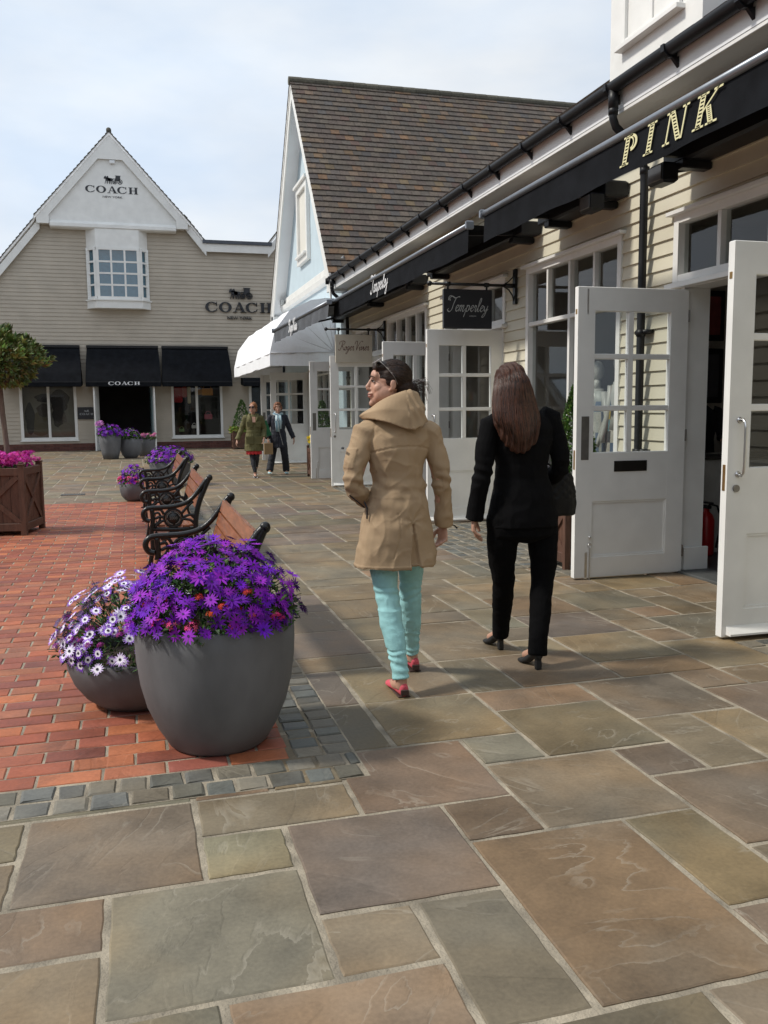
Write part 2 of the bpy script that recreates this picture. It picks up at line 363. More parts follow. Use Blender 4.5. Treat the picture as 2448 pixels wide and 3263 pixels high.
def text_mesh(body, size, name, m, parent, extr=.004, shear=0, width=None):
    cu = bpy.data.curves.new(name, 'FONT'); cu.body = body; cu.size = size; cu.extrude = extr; cu.shear = shear; cu.align_x = 'CENTER'; cu.resolution_u = 3
    o = bpy.data.objects.new(name, cu); COL.objects.link(o)
    dg = bpy.context.evaluated_depsgraph_get(); me = bpy.data.meshes.new_from_object(o.evaluated_get(dg))
    COL.objects.unlink(o); bpy.data.objects.remove(o)
    me.materials.clear(); me.materials.append(m)
    xs = [v_.co.x for v_ in me.vertices]; cw = max(xs)-min(xs); k = (width/cw) if width else 1
    for v_ in me.vertices: v_.co = V((v_.co.x*k, -v_.co.z, v_.co.y))
    ob = bpy.data.objects.new(name, me); COL.objects.link(ob); ob.parent = parent
    return ob
SCR = {  # script letters, x advance first, strokes of points
 'T': (.76, [[(.05, .95), (-.02, 1.2), (.25, 1.35), (.6, 1.2), (.95, 1.32), (1.1, 1.3)], [(.72, 1.26), (.5, .7), (.35, .15), (.1, -.05), (-.1, .1), (0, .25)], [(-.15, 1.0), (-.1, 1.35), (.2, 1.38)]]),
 'e': (.42, [[(.02, .25), (.25, .35), (.32, .5), (.2, .56), (.08, .4), (.06, .15), (.18, 0), (.42, .2)]]),
 'm': (.78, [[(.0, .5), (.08, .52), (.0, 0)], [(.04, .3), (.2, .54), (.28, .5), (.2, 0)], [(.24, .3), (.42, .54), (.5, .48), (.42, .1), (.5, 0), (.78, .3)]]),
 'p': (.5, [[(.05, .5), (.12, .55), (-.02, .0), (-.16, -.5)], [(.05, .3), (.22, .55), (.36, .45), (.28, .1), (.12, 0), (.04, .1)], [(.3, .1), (.5, .3)]]),
 'r': (.36, [[(.0, .3), (.1, .58), (.14, .5), (.24, .52), (.16, .1), (.24, 0), (.36, .2)]]),
 'l': (.34, [[(.0, .2), (.3, .8), (.36, 1.15), (.26, 1.2), (.14, .7), (.08, .15), (.18, 0), (.34, .2)]]),
 'y': (.5, [[(.04, .5), (.06, .2), (.16, .05), (.34, .3)], [(.42, .55), (.3, .0), (.14, -.4), (-.05, -.5), (-.08, -.38), (.2, -.05), (.5, .25)]]),
 'R': (.88, [[(.5, 1.2), (.35, .6), (.2, .1), (.0, .0), (-.1, .15)], [(-.05, .8), (.0, 1.15), (.5, 1.32), (.85, 1.15), (.7, .8), (.38, .66), (.6, .4), (.75, .05), (1.0, .15)]]),
 'o': (.42, [[(.24, .52), (.08, .42), (.04, .12), (.18, 0), (.32, .18), (.32, .44), (.22, .52), (.28, .4), (.44, .46)]]),
 'g': (.46, [[(.32, .48), (.14, .52), (.04, .2), (.14, .02), (.3, .25), (.36, .54), (.24, -.2), (.04, -.5), (-.08, -.4), (.2, -.08), (.46, .25)]]),
 'V': (.70, [[(-.12, .85), (-.05, 1.2), (.2, 1.3), (.28, 1.0), (.25, .0)], [(.25, .02), (.55, .8), (.85, 1.25), (1.1, 1.3), (1.15, 1.15)]]),
 'i': (.26, [[(.0, .25), (.1, .52), (.06, .1), (.14, 0), (.28, .22)], [(.15, .74), (.18, .78)]]),
 'v': (.4, [[(.0, .4), (.1, .53), (.12, .02), (.3, .3), (.34, .54), (.44, .46)]]),
 ' ': (.12, [])}
def script_word(word, width, m, parent, th=.004, weight=.085):
    b = MB(); x = 0; tot = sum(SCR[c][0] for c in word); k = width/tot
    for c in word:
        a, st = SCR[c]
        for pts in st: ribbon(b, [((x+p[0]+p[1]*.18)*k, p[1]*k) for p in pts], weight*k*1.3, th, .75, .62)
        x += a
    for q in b.v: q.x -= width/2
    return b.build('lettering', m, parent)

# ------------------------------------------------------------ foliage helpers
def rnd_dir():
    while True:
        p = V((random.uniform(-1, 1), random.uniform(-1, 1), random.uniform(-1, 1)))
        if .05 < p.length < 1: return p.normalized()
def leaf(b, p, d, ln, wd, col, nrm=None):
    d = V(d).normalized(); n_ = (nrm or rnd_dir()); s_ = d.cross(n_)
    if s_.length < 1e-3: s_ = d.orthogonal()
    s_.normalize(); up = s_.cross(d)*(wd*.25); b.col = col; p = V(p)
    b.add([p, p+d*ln*.45+s_*wd*.5+up, p+d*ln, p+d*ln*.45-s_*wd*.5+up, p+d*ln*.5], [(0, 1, 4), (1, 2, 4), (2, 3, 4), (3, 0, 4)])
def daisy(b, c, nrm, rad, col, col2=None, n=11, eye=(.012, .004, .02), tipcol=None):
    nrm = V(nrm).normalized(); a = nrm.orthogonal().normalized(); t = nrm.cross(a); c = V(c); ph = random.random()*6
    cup = random.uniform(-.15, .35)
    for k in range(n):
        th = ph+2*math.pi*k/n+random.uniform(-.1, .1); d = a*math.cos(th)+t*math.sin(th); s_ = nrm.cross(d)
        ln = rad*random.uniform(.85, 1.08); w_ = rad*(.19 if n < 8 else .135)
        k1 = random.uniform(.8, 1.15); cc = tuple(min(1, x*k1) for x in col)
        p0 = c+d*rad*.12; p1 = c+d*ln*.55+nrm*cup*rad*.35; p2 = c+d*ln+nrm*cup*rad*.6
        b.col = col2 if col2 else cc
        b.add([p0-s_*w_*.4, p0+s_*w_*.4, p1+s_*w_, p1-s_*w_], [(0, 1, 2, 3)])
        b.col = cc
        b.add([p1-s_*w_, p1+s_*w_, p2+s_*w_*.35, p2-s_*w_*.35], [(0, 1, 2, 3)])
    b.col = eye; h = nrm*rad*.09
    b.add([c+h+(a*math.cos(x)+t*math.sin(x))*rad*(.23 if col2 else .16) for x in (0, 1.05, 2.1, 3.14, 4.19, 5.24)], [(0, 1, 2, 3, 4, 5)])
def cluster(b, c, rad, col, n=14, sz=.012):
    """rounded head of small five-petalled flowers (geranium, verbena)"""
    for _ in range(n):
        d = rnd_dir(); d.z = abs(d.z)*.9+.1; d.normalize(); p = V(c)+d*rad*random.uniform(.7, 1)
        daisy(b, p, d, sz, tuple(x*random.uniform(.75, 1.2) for x in col), None, 5, tuple(x*.6 for x in col))

# ------------------------------------------------------------ ground
def build_ground():
    def grd(b): b.box((-150, -60, -.5), (150, 250, -.03))
    one(grd, 'ground', mat('earth_bed', (.25, .22, .18), .9, .3, .5), kind='structure')
    def mor(b): b.box((-12, -3, -.02), (18, 60, -.004))
    one(mor, 'mortar_bed', MORTAR, kind='structure')
    # flagstones on a 0.29 m module
    X0, Y0, C = -.425, 1.76, .29
    occ = {}
    pal = [(.215, .165, .115), (.20, .165, .12), (.19, .16, .12), (.205, .17, .11), (.175, .14, .122), (.155, .125, .115), (.165, .155, .115), (.14, .14, .115), (.22, .18, .13), (.21, .15, .11), (.185, .16, .115)]
    ex = {'A': (0, 3, 2, 2, (.21, .17, .135)), 'B': (2, 4, 2, 1, (.19, .155, .11)), 'C': (2, 3, 1, 1, (.225, .205, .15)), 'D': (3, 2, 2, 2, (.165, .13, .12)), 'E': (1, 1, 2, 2, (.195, .185, .14)),
          'F': (-1, 2, 2, 1, (.225, .17, .13)), 'G': (-1, 0, 2, 2, (.21, .17, .12)), 'H': (3, 1, 1, 1, (.22, .18, .13)), 'I': (4, 0, 1, 2, (.125, .13, .115)), 'J': (5, 0, 2, 3, (.215, .155, .11)),
          'K': (5, 3, 1, 1, (.175, .135, .1)), 'L': (4, 4, 2, 2, (.23, .17, .135)), 'M': (6, 3, 2, 2, (.185, .155, .12)), 'N': (6, 5, 1, 1, (.2, .19, .15)), 'O': (5, 6, 2, 2, (.18, .155, .1)),
          'P': (7, 5, 2, 2, (.165, .145, .105)), 'Q': (7, 1, 1, 2, (.205, .175, .11)), 'R': (8, 4, 1, 1, (.175, .14, .115)), 'S': (9, 4, 1, 2, (.2, .16, .11)), 'U': (8, 2, 2, 2, (.185, .145, .12)),
          'W': (9, 6, 2, 2, (.165, .135, .11)), 'X': (4, 6, 1, 2, (.13, .125, .1)), 'T': (2, 0, 2, 1, (.225, .17, .13))}
    b = MB(); slabs = []
    def put(i, j, wi, hj, c):
        for a in range(wi):
            for d in range(hj): occ[(i+a, j+d)] = 1
        slabs.append((i, j, wi, hj, c))
    for v_ in ex.values(): put(*v_)
    sizes = [(2, 2)]*5+[(3, 2)]*2+[(2, 1)]*3+[(1, 1)]*2+[(1, 2)]+[(2, 3)]
    for j in range(-9, 150):
        for i in range(-34, 19):
            if (i, j) in occ: continue
            x = X0+i*C; y = Y0+j*C
            if x < -8 and y < 14: continue
            s_ = sizes[:]; random.shuffle(s_)
            for (a, d) in s_+[(1, 1)]:
                if all((i+p, j+q) not in occ for p in range(a) for q in range(d)): break
            put(i, j, a, d, random.choice(pal))
    for (i, j, wi, hj, c) in slabs:
        x0, y0, x1, y1 = X0+i*C, Y0+j*C, X0+(i+wi)*C, Y0+(j+hj)*C
        if x1 < .60 and y0 > 3.5 and y1 < 14.5 and x0 > -8: continue
        near = y0 < 7
        gm_ = (.175, .150, .115); c = tuple((g_*.30+q*.70*(1.02, 1.0, .92)[i_])*.84 for i_, (q, g_) in enumerate(zip(c, gm_))); kz = random.uniform(.82, 1.14); c = tuple(q*kz*random.uniform(.98, 1.02) for q in c); b.col = c
        z = random.uniform(-.0015, .0025); g = random.uniform(.009, .014)
        jt = lambda: random.uniform(-.004, .004)
        n_ = 7 if near else 2
        ring = []
        cs = [(x0+g, y0+g), (x1-g, y0+g), (x1-g, y1-g), (x0+g, y1-g)]
        cs = [(p+jt(), q+jt()) for p, q in cs]
        for e in range(4):
            p, q = cs[e], cs[(e+1) % 4]
            for k in range(n_):
                t = k/n_; jx = random.uniform(-.0028, .0028) if (near and k) else 0; jy = random.uniform(-.0028, .0028) if (near and k) else 0
                ring.append((p[0]+(q[0]-p[0])*t+jx, p[1]+(q[1]-p[1])*t+jy))
        cx, cy = (x0+x1)/2, (y0+y1)/2
        def rg(ins, zz): return [(p+(cx-p)*ins/(abs(cx-p)+.02)*1, q+(cy-q)*ins/(abs(cy-q)+.02)*1, zz) for p, q in ring]
        b.smooth = False
        b.loftv([rg(0, -.02), rg(0, z-.003), rg(.005, z)], False)
        m_ = len(ring); o = len(b.v)-m_; b.face([o+k for k in range(m_)])
    b.build('flagstone_paving', STONE, kind='structure')
    # setts: two rows along the brick square, and along the shopfronts
    b = MB(); sp = [(.15, .155, .145), (.17, .17, .155), (.20, .195, .17), (.12, .13, .128), (.19, .18, .15), (.14, .15, .14)]
    def sett(x, y, wx, wy):
        kq = random.uniform(.7, 1.12); b.col = tuple(q*kq*.85 for q in random.choice(sp)); g = .007
        z = random.uniform(.004, .011); j = lambda: random.uniform(-.005, .005)
        def rg(i, zz): return [(x+g+i+j(), y+g+i+j(), zz), (x+wx-g-i+j(), y+g+i+j(), zz), (x+wx-g-i+j(), y+wy-g-i+j(), zz), (x+g+i+j(), y+wy-g-i+j(), zz)]
        b.loftv([rg(0, -.02), rg(0, z-.006), rg(.007, z)], False); o = len(b.v)-4; b.face([o, o+1, o+2, o+3])
    y = 3.235
    for row in range(2):
        x = -8.0
        while x < .58+.125*2-.01:
            wx = random.uniform(.11, .15); wx = min(wx, .84-x) if .84-x < .2 else wx
            sett(x, y+row*.128, wx, .128); x += wx
        for_y = 3.49
        while for_y < 14.6:
            wy = random.uniform(.085, .125); sett(.585+row*.128, for_y, .128, wy); for_y += wy
    for (xa, xb, ya, yb) in ((3.5, 4.5, -1, 4.5), (3.42, 4.5, 6.75, 10.35), (3.0, 3.5, 7.2, 10.4), (3.45, 4.5, 12.8, 15.9)):
        x = xa
        while x < xb-.05:
            y = ya
            while y < yb-.03:
                wy = random.uniform(.1, .15); sett(x, y, .125, wy); y += wy
            x += .125
    b.build('sett_borders', SETT, kind='structure')
    def bed(q): q.box((-8, 3.24, -.0035), (.845, 14.62, .001))
    one(bed, 'sett_mortar', MORTAR, kind='structure')
    def bed2(q):
        for (xa, xb, ya, yb) in ((3.5, 4.5, -1, 4.5), (3.42, 4.5, 6.75, 10.35), (3.0, 3.42, 7.2, 10.4), (3.45, 4.5, 12.8, 15.9)): q.box((xa, ya, -.0035), (xb, yb, .003))
    one(bed2, 'shopfront_sett_mortar', MORTAR, kind='structure')
    # brick pavers
    b = MB(); L_, W_ = .25, .1235; j = 0; y = 3.497
    bp = [(.30, .098, .06), (.27, .088, .055), (.33, .11, .062), (.25, .078, .052), (.31, .12, .072), (.24, .075, .055), (.36, .13, .065)]
    while y < 14.55:
        x = .578+(L_/2 if j % 2 else L_)+random.uniform(-.012, .0); xs = .578
        while xs > -7.9:
            xa = x-L_; lo = max(xa, -8); hi = min(xs, x)
            if hi-lo > .02:
                kq = random.uniform(.84, 1.08)*.97; b.col = tuple(q*kq for q in random.choice(bp)); z = random.uniform(.004, .0075); g = .0055
                jj = lambda: random.uniform(-.0015, .0015)
                def rg(i, zz): return [(lo+g+i+jj(), y+g+i+jj(), zz), (hi-g-i+jj(), y+g+i+jj(), zz), (hi-g-i+jj(), y+W_-g-i+jj(), zz), (lo+g+i+jj(), y+W_-g-i+jj(), zz)]
                b.loftv([rg(0, -.01), rg(0, z-.004), rg(.004, z)], False); o = len(b.v)-4; b.face([o, o+1, o+2, o+3])
            xs = xa; x = xa
        y += W_; j += 1
    b.build('brick_paving', BRICK, kind='structure')
build_ground()

# ------------------------------------------------------------ building parts
def clad(b, P, a0, a1, z0, z1, pitch, holes=(), lim=None, jit=True):
    z = z0; 
    while z < z1-1e-4:
        zt = min(z+pitch, z1); cuts = sorted({z, zt} | {h for q in holes for h in q[2:4] if z < h < zt})
        for c0, c1 in zip(cuts, cuts[1:]):
            lo, hi = a0, a1
            if lim: lo, hi = lim(c1)
            if hi <= lo: continue
            hs = sorted((q[0], q[1]) for q in holes if q[2] < (c0+c1)/2 < q[3]); x = lo; segs = []
            for h0, h1 in hs:
                if h0 > x: segs.append((x, min(h0, hi)))
                x = max(x, h1)
            if x < hi: segs.append((x, hi))
            for s0, s1 in segs:
                if s1-s0 < .002: continue
                o0 = .026-.02*(c0-z)/pitch; o1 = .026-.02*(c1-z)/pitch
                b.col = (1, 1, 1)
                k = max(1, int((s1-s0)/1.6)) ; 
                b.add([P(s0, c0, o0), P(s1, c0, o0), P(s1, c1, o1), P(s0, c1, o1)], [(0, 1, 2, 3)])
                if abs(c0-z) < 1e-6: b.add([P(s0, c0, o0), P(s1, c0, o0), P(s1, c0, 0.0), P(s0, c0, 0.0)], [(3, 2, 1, 0)])
        z = zt
def window(parent, axis, F, a0, a1, z0, z1, mull=(), trans=(), fw=.07, bw=.045, head=True, sill=True, m=None, gm=None, dep=.07, name='window'):
    """axis 'x': wall plane X=F facing -X, a runs along Y; axis 'y': plane Y=F facing -Y, a runs along X"""
    m = m or WHITE; gm = gm or GLASS
    def bx(b, a, c, z_, z2, o0, o1, e=.004):
        if axis == 'x': b.bbox((F-o1, a, z_), (F-o0, c, z2), e)
        else: b.bbox((a, F-o1, z_), (c, F-o0, z2), e)
    b = MB()
    bx(b, a0, a0+fw, z0, z1, -dep, .035); bx(b, a1-fw, a1, z0, z1, -dep, .035)
    bx(b, a0+fw, a1-fw, z1-fw, z1, -dep, .033); bx(b, a0+fw, a1-fw, z0, z0+fw, -dep, .033)
    for q in mull: bx(b, q-bw/2, q+bw/2, z0+fw, z1-fw, -dep, .020)
    for t in trans: bx(b, a0+fw, a1-fw, t-bw/2, t+bw/2, -dep+.003, .023)
    w_ = b.build(name, m, parent)
    if head:
        b = MB(); bx(b, a0-.05, a1+.05, z1, z1+.035, 0, .085); w2 = b.build('drip_cap', m, w_)
    if sill:
        b = MB(); bx(b, a0-.04, a1+.04, z0-.045, z0, 0, .09); b.build('sill', m, w_)
    b = MB()
    if axis == 'x': b.add([(F+.03, a0+.02, z0+.02), (F+.03, a1-.02, z0+.02), (F+.03, a1-.02, z1-.02), (F+.03, a0+.02, z1-.02)], [(0, 1, 2, 3)])
    else: b.add([(a0+.02, F+.03, z0+.02), (a1-.02, F+.03, z0+.02), (a1-.02, F+.03, z1-.02), (a0+.02, F+.03, z1-.02)], [(0, 1, 2, 3)])
    b.build('pane', gm, w_)
    return w_
def door_leaf(parent, xf, Y, wd=1.03, h=2.42, handle=True, letter=False, push=True, board=True, label=None, mir=False, bolt=False):
    """leaf standing open at right angles to a wall; free edge at x=xf, glazed upper part, outer face toward -Y"""
    b = MB(); t = .028
    X = lambda x: xf+wd-x if mir else xf+x
    def bx(x0, x1, z0, z1, d=t, e=.005): b.bbox((X(x0), Y-d, z0), (X(x1), Y+d, z1), e)
    z_ = .012; xl, xm0, xm1, xr = .155, .470, .515, wd-.165
    bx(0, xl, z_, h); bx(xr, wd, z_, h)
    bx(xl, xr, 2.225, h, t-.001); bx(xl, xr, .655, 1.07, t-.001); bx(xl, xr, z_, .19, t-.001)
    bx(xm0, xm1, 1.07, 2.225, t-.004)
    for zz in (1.435, 1.86): bx(xl, xm0, zz-.022, zz+.022, t-.006); bx(xm1, xr, zz-.022, zz+.022, t-.006)
    bx(xl-.01, xr+.01, .18, .665, .010)
    # bevelled moulding round the lower panel
    for (x0, x1, z0, z1) in ((xl, xl+.012, .19, .655), (xr-.012, xr, .19, .655), (xl+.012, xr-.012, .19, .202), (xl+.012, xr-.012, .643, .655)): b.box((X(x0), Y-.02, z0), (X(x1), Y+.02, z1))
    d = b.build('door', WHITE, parent)
    if label: d['label'] = label
    g = MB(); g.add([(X(xl-.01), Y, 1.06), (X(xr+.01), Y, 1.06), (X(xr+.01), Y, 2.235), (X(xl-.01), Y, 2.235)], [(0, 1, 2, 3)]); g.build('glass', GLASS, d)
    if handle:
        q = MB(); q.smooth = True; hx = X(.075)
        q.tube([(hx, Y-t, 1.36), (hx, Y-t-.035, 1.365), (hx, Y-t-.055, 1.345), (hx, Y-t-.06, 1.31), (hx, Y-t-.06, 1.08), (hx, Y-t-.055, 1.045), (hx, Y-t-.035, 1.025), (hx, Y-t, 1.03)], .0095, 10)
        for zz in (1.36, 1.03): q.tube([(hx, Y-t-.001, zz), (hx, Y-t-.006, zz)], .019, 12)
        q.build('pull_handle', STEEL, d)
        q = MB(); q.tube([(hx-.01, Y-t, .945), (hx-.01, Y-t-.012, .945)], .022, 16); q.build('lock', DSTEEL, d)
    if push:
        q = MB(); q.bbox((X(.045), Y-t-.003, 1.01), (X(.115), Y-t-.0005, 1.37), .001); q.build('push_plate', DSTEEL, d)
    if letter:
        q = MB(); q.bbox((X(.355), Y-t-.006, .905), (X(.665), Y-t-.0005, .995), .002); q.build('letter_plate', mat('bronze_plate', (.05, .045, .04), .35, .1, 9, metal=.8), d)
    q = MB(); q.bbox((X(-.003), Y-.012, .93), (X(.0), Y+.012, 1.09), .001); q.bbox((X(-.003), Y-.012, 2.20), (X(0), Y+.012, 2.24), .001); q.build('lock_edge_plate', BRASS, d)
    if bolt:
        q = MB(); q.bbox((X(.095), Y-t-.002, .02), (X(.118), Y-t-.0003, .23), .001); q.bbox((X(.08), Y-t-.002, 2.2), (X(.095), Y-t-.0003, 2.40), .001)
        q.tube([(X(.135), Y-t-.01, -.005), (X(.135), Y-t-.01, .27)], .005, 8)
        q.tube([(X(.135)+.016*math.cos(a), Y-t-.01, .287+.018*math.sin(a)) for a in [k*.52 for k in range(13)]], .003, 6)
        q.ell((X(.133), Y-t-.012, .36), (.012, .012, .012)); q.build('floor_bolt', STEEL, d)
    if board:
        q = MB(); x0, x1 = X(.03), X(wd-.01)
        q.prism([(x0, Y-t, .03), (x0, Y-t-.05, .03), (x0, Y-t-.05, .042), (x0, Y-t, .085)], (x1-x0, 0, 0)); q.build('weather_board', WHITE, d)
    q = MB()
    for zz in (.2, 1.2, 2.2): q.tube([(X(wd)+.004, Y-t-.004, zz-.05), (X(wd)+.004, Y-t-.004, zz+.05)], .008, 8)
    q.build('hinge', DSTEEL, d)
    return d
def tiles(b, x0, y0, z0, ux, uy, uz, length, run_axis, rowlen, rows, tw, cols, th=.016):
    """rows of plain tiles: origin at the eave, run_axis = unit along eave, (ux,uy,uz) = unit up the slope"""
    U = V((ux, uy, uz)); A = V(run_axis); Nn = A.cross(U).normalized()
    if Nn.z < 0: Nn = -Nn
    O = V((x0, y0, z0)); n = int(length/tw)+1
    for r_ in range(rows):
        off = -(tw/2 if r_ % 2 else 0); wob = random.uniform(-.003, .003)
        for k in range(n+1):
            s0 = max(0, k*tw+off); s1 = min(length, (k+1)*tw+off)
            if s1-s0 < .01: continue
            c = random.choice(cols); kk = random.uniform(.86, 1.12)*(1+.28*noise.noise(V((s0*.8+r_, r_*.5, x0)))); b.col = tuple(q*kk for q in c)
            l_ = wob+random.uniform(-.004, .004); p = O+A*(s0+.002)+U*(r_*rowlen+l_); q = O+A*(s1-.002)+U*(r_*rowlen+l_)
            h0 = Nn*(th*1.5+random.uniform(0, .004)); h1 = Nn*.004; up = U*(rowlen+.01)
            b.add([p, q, q+h0, p+h0, q+up+h1, p+up+h1], [(0, 1, 2, 3), (3, 2, 4, 5)])
def drop(b, F, pts, r_):
    b.smooth = True; b.tube(pts, r_, 12)

TCOL = [(.088, .072, .058), (.078, .066, .056), (.096, .076, .060), (.083, .064, .054)]*9+[(.095, .068, .05), (.085, .066, .055), (.11, .078, .055), (.075, .062, .056), (.13, .085, .05), (.10, .08, .06), (.085, .055, .045), (.07, .064, .062)]*2+[(.15, .088, .05), (.13, .08, .048), (.13, .095, .055)]
W = 4.55
# ================= near cream terrace
def build_terrace():
    B = thing('shop_terrace', 'long cream clapboard shop terrace with black gutter and white doors', 'shop building', (0, 0, 0))
    P = lambda a, z, o: (W-o, a, z)
    openings = [(4.60, 6.62, 0, 2.49), (10.5, 12.55, 0, 2.49), (16.0, 18.05, 0, 2.49)]
    wins = [(4.42, 6.80, 2.49, 3.06), (7.65, 9.78, .42, 3.07), (10.4, 12.65, 2.49, 3.06), (13.5, 15.77, .42, 3.07), (15.9, 18.15, 2.49, 3.06), (.6, 3.0, .42, 3.07)]
    holes = openings+wins
    b = MB(); clad(b, P, -2.0, 18.93, .14, 4.03, .125, holes)
    b.build('clapboard_wall', CREAM, B)
    for y0, y1 in ((-2, 4.58), (6.64, 10.48), (12.57, 15.98), (18.07, 18.93)): b = MB(); b.bbox((W-.03, y0, 0), (W+.1, y1, .14), .006); b.build('plinth', WHITE, B)
    b = MB(); b.bbox((W-.035, 18.90, .0), (W+.25, 19.0, 3.95)); b.build('corner_board', WHITE, B)
    # windows
    window(B, 'x', W, 4.42, 6.80, 2.49, 3.06, mull=(5.0, 5.61, 6.2), sill=True)
    window(B, 'x', W, 7.65, 9.78, .42, 3.07, mull=(8.72,), trans=(2.42,)); 
    [one(lambda b: b.bbox((W-.016, q-.02, 2.44), (W+.05, q+.02, 3.0)), 'glazing_bar', WHITE, B) for q in (8.2, 9.25)]
    window(B, 'x', W, 10.4, 12.65, 2.49, 3.06, mull=(11.0, 11.55, 12.1))
    window(B, 'x', W, 13.5, 15.77, .42, 3.07, mull=(14.07, 14.64, 15.2), trans=(2.42,))
    window(B, 'x', W, 15.9, 18.15, 2.49, 3.06, mull=(16.5, 17.05, 17.6))
    window(B, 'x', W, .6, 3.0, .42, 3.07, mull=(1.8,), trans=(2.42,))
    # jambs and thresholds
    for y0, y1, _, _ in openings:
        b = MB()
        b.bbox((W-.03, y1-.0, 0), (W+.22, y1+.05, 2.49)); b.bbox((W+.02, y1-.03, .0), (W+.26, y1-.0, .22)); b.bbox((W-.03, y0-.05, 0), (W+.22, y0, 2.49)); b.bbox((W-.03, y0, 2.44), (W+.22, y1, 2.489))
        b.build('door_jamb', WHITE, B)
        b = MB(); b.bbox((W-.05, y0, -.002), (W+.26, y1, .022)); b.build('threshold', mat('slate_step', (.07, .075, .075), .6, .2, 9), B)
    door_leaf(B, 3.455, 4.60, 1.075, handle=True, push=False, label='nearest white door leaf with pull handle and round lock')
    door_leaf(B, 3.50, 6.60, 1.03, handle=False, letter=True, push=True, board=False, bolt=True, label='white door leaf with dark letter plate and floor bolt')
    door_leaf(B, 3.515, 10.50, 1.015, handle=True, push=False, label='white door leaf below the black hanging sign')
    door_leaf(B, 3.515, 12.52, 1.015, handle=False, board=False)
    door_leaf(B, 3.49, 16.02, 1.04, handle=True, push=False, label='white door leaf below the cream hanging sign')
    door_leaf(B, 3.49, 18.0, 1.04, handle=False, push=True, bolt=True, board=False)
    # eaves: soffit, fascia, gutter
    b = MB(); b.bbox((4.20, -2, 4.03), (W+.05, 18.95, 4.055), .003); b.bbox((4.20, 18.955, 4.00), (W+.05, 18.985, 4.35), .003); b.build('soffit', WHITE2, B)
    b = MB(); b.bbox((4.205, -2, 4.0), (4.235, 18.99, 4.20), .004); b.build('fascia', WHITE, B)
    b = MB(); prof = [(.062*math.cos(a), .075*math.sin(a)) for a in [math.pi+math.pi*k/10 for k in range(11)]]
    gx, gz = 4.13, 4.235; b.smooth = True
    ring = lambda y: [(gx+p[0], y, gz+p[1]) for p in prof]+[(gx+p[0]*.9, y, gz+p[1]*.9+.002) for p in reversed(prof)]
    ys = [-2+k*.5 for k in range(42)]+[19.0]
    b.loftv([ring(y+0*random.random()) for y in ys]); b.smooth = False
    b.box((4.19, 18.97, 4.12), (4.07, 19.0, 4.24))
    b.build('gutter', BLACK, B)
    for k in range(24): 
        b = MB(); y = -1.6+k*.88
        b.prism([(gx-.072, y, gz+.005), (gx-.068, y, gz-.05), (gx-.02, y, gz-.09), (gx+.05, y, gz-.085), (gx+.07, y, gz+.005)], (0, .045, 0))
        b.prism([(4.203, y, 4.16), (4.203, y, 4.08), (4.14, y, 4.15)], (0, .03, 0))
        b.build('gutter_bracket', BLACK, B)
    for yp, zb, pth in ((7.18, 0, 0), (18.62, 0, 0)):
        b = MB(); b.smooth = True
        b.tube([(4.13, yp, 4.19), (4.13, yp, 4.03)], .045, 12)
        b.tube([(4.13, yp, 4.05), (4.13, yp, 3.95), (4.16, yp, 3.88), (4.40, yp, 3.68), (4.45, yp, 3.55), (4.455, yp, 3.4), (4.455, yp, .12), (4.40, yp, .03)], .036, 12)
        for zz in (3.98, 3.5, 2.08, 1.0): b.tube([(4.455 if zz < 3.8 else 4.13, yp, zz), (4.455 if zz < 3.8 else 4.13, yp, zz+.06)], .044, 12)
        for zz in (2.1, 1.02): b.box((4.45, yp-.09, zz), (4.53, yp+.09, zz+.035))
        b.build('downpipe', BLACK, B)
    # roof
    sl_ = V((.788, 0, .616)); b = MB()
    tiles(b, 4.15, -2, 4.25, .819, 0, .574, 20.95, (0, 1, 0), .19, 19, .28, TCOL)
    b.build('roof', TILE, B)
    b = MB(); b.prism([(4.19, -2, 4.235), (4.19, -2, 4.25), (7.1, -2, 6.28), (10.05, -2, 4.25), (9.8, -2, 4.235)], (0, 20.93, 0)); b.build('roof_deck', mat('roof_felt', (.05, .045, .04), .9), B)
    # dormer
    b = MB(); b.bbox((4.90, 7.04, 4.5), (6.5, 8.60, 7.4), .01); b.build('dormer', WHITE, B)
    window(B, 'x', 4.90, 7.34, 8.33, 5.04, 6.3, mull=(7.83,), fw=.06, dep=-.002, sill=True, gm=glass_mat('dormer_glass', (.3, .35, .4), .35))
    # interior
    b = MB()
    b.cur = 0
    for (y0, y1) in ((3.2, 7.9), (7.95, 13.0), (13.05, 18.9)):
        b.box((W+.26, y0, 3.25), (8.5, y1, 3.3)); b.box((8.5, y0, 0), (8.55, y1, 3.3)); b.box((W+.26, y0-.02, 0), (8.5, y0, 3.3)); b.box((W+.26, y1, 0), (8.5, y1+.02, 3.3))
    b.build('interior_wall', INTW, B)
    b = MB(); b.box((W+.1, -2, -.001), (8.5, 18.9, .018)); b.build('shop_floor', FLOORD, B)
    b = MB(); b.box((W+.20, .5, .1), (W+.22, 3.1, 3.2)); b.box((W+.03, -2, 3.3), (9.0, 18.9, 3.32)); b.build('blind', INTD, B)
build_terrace()

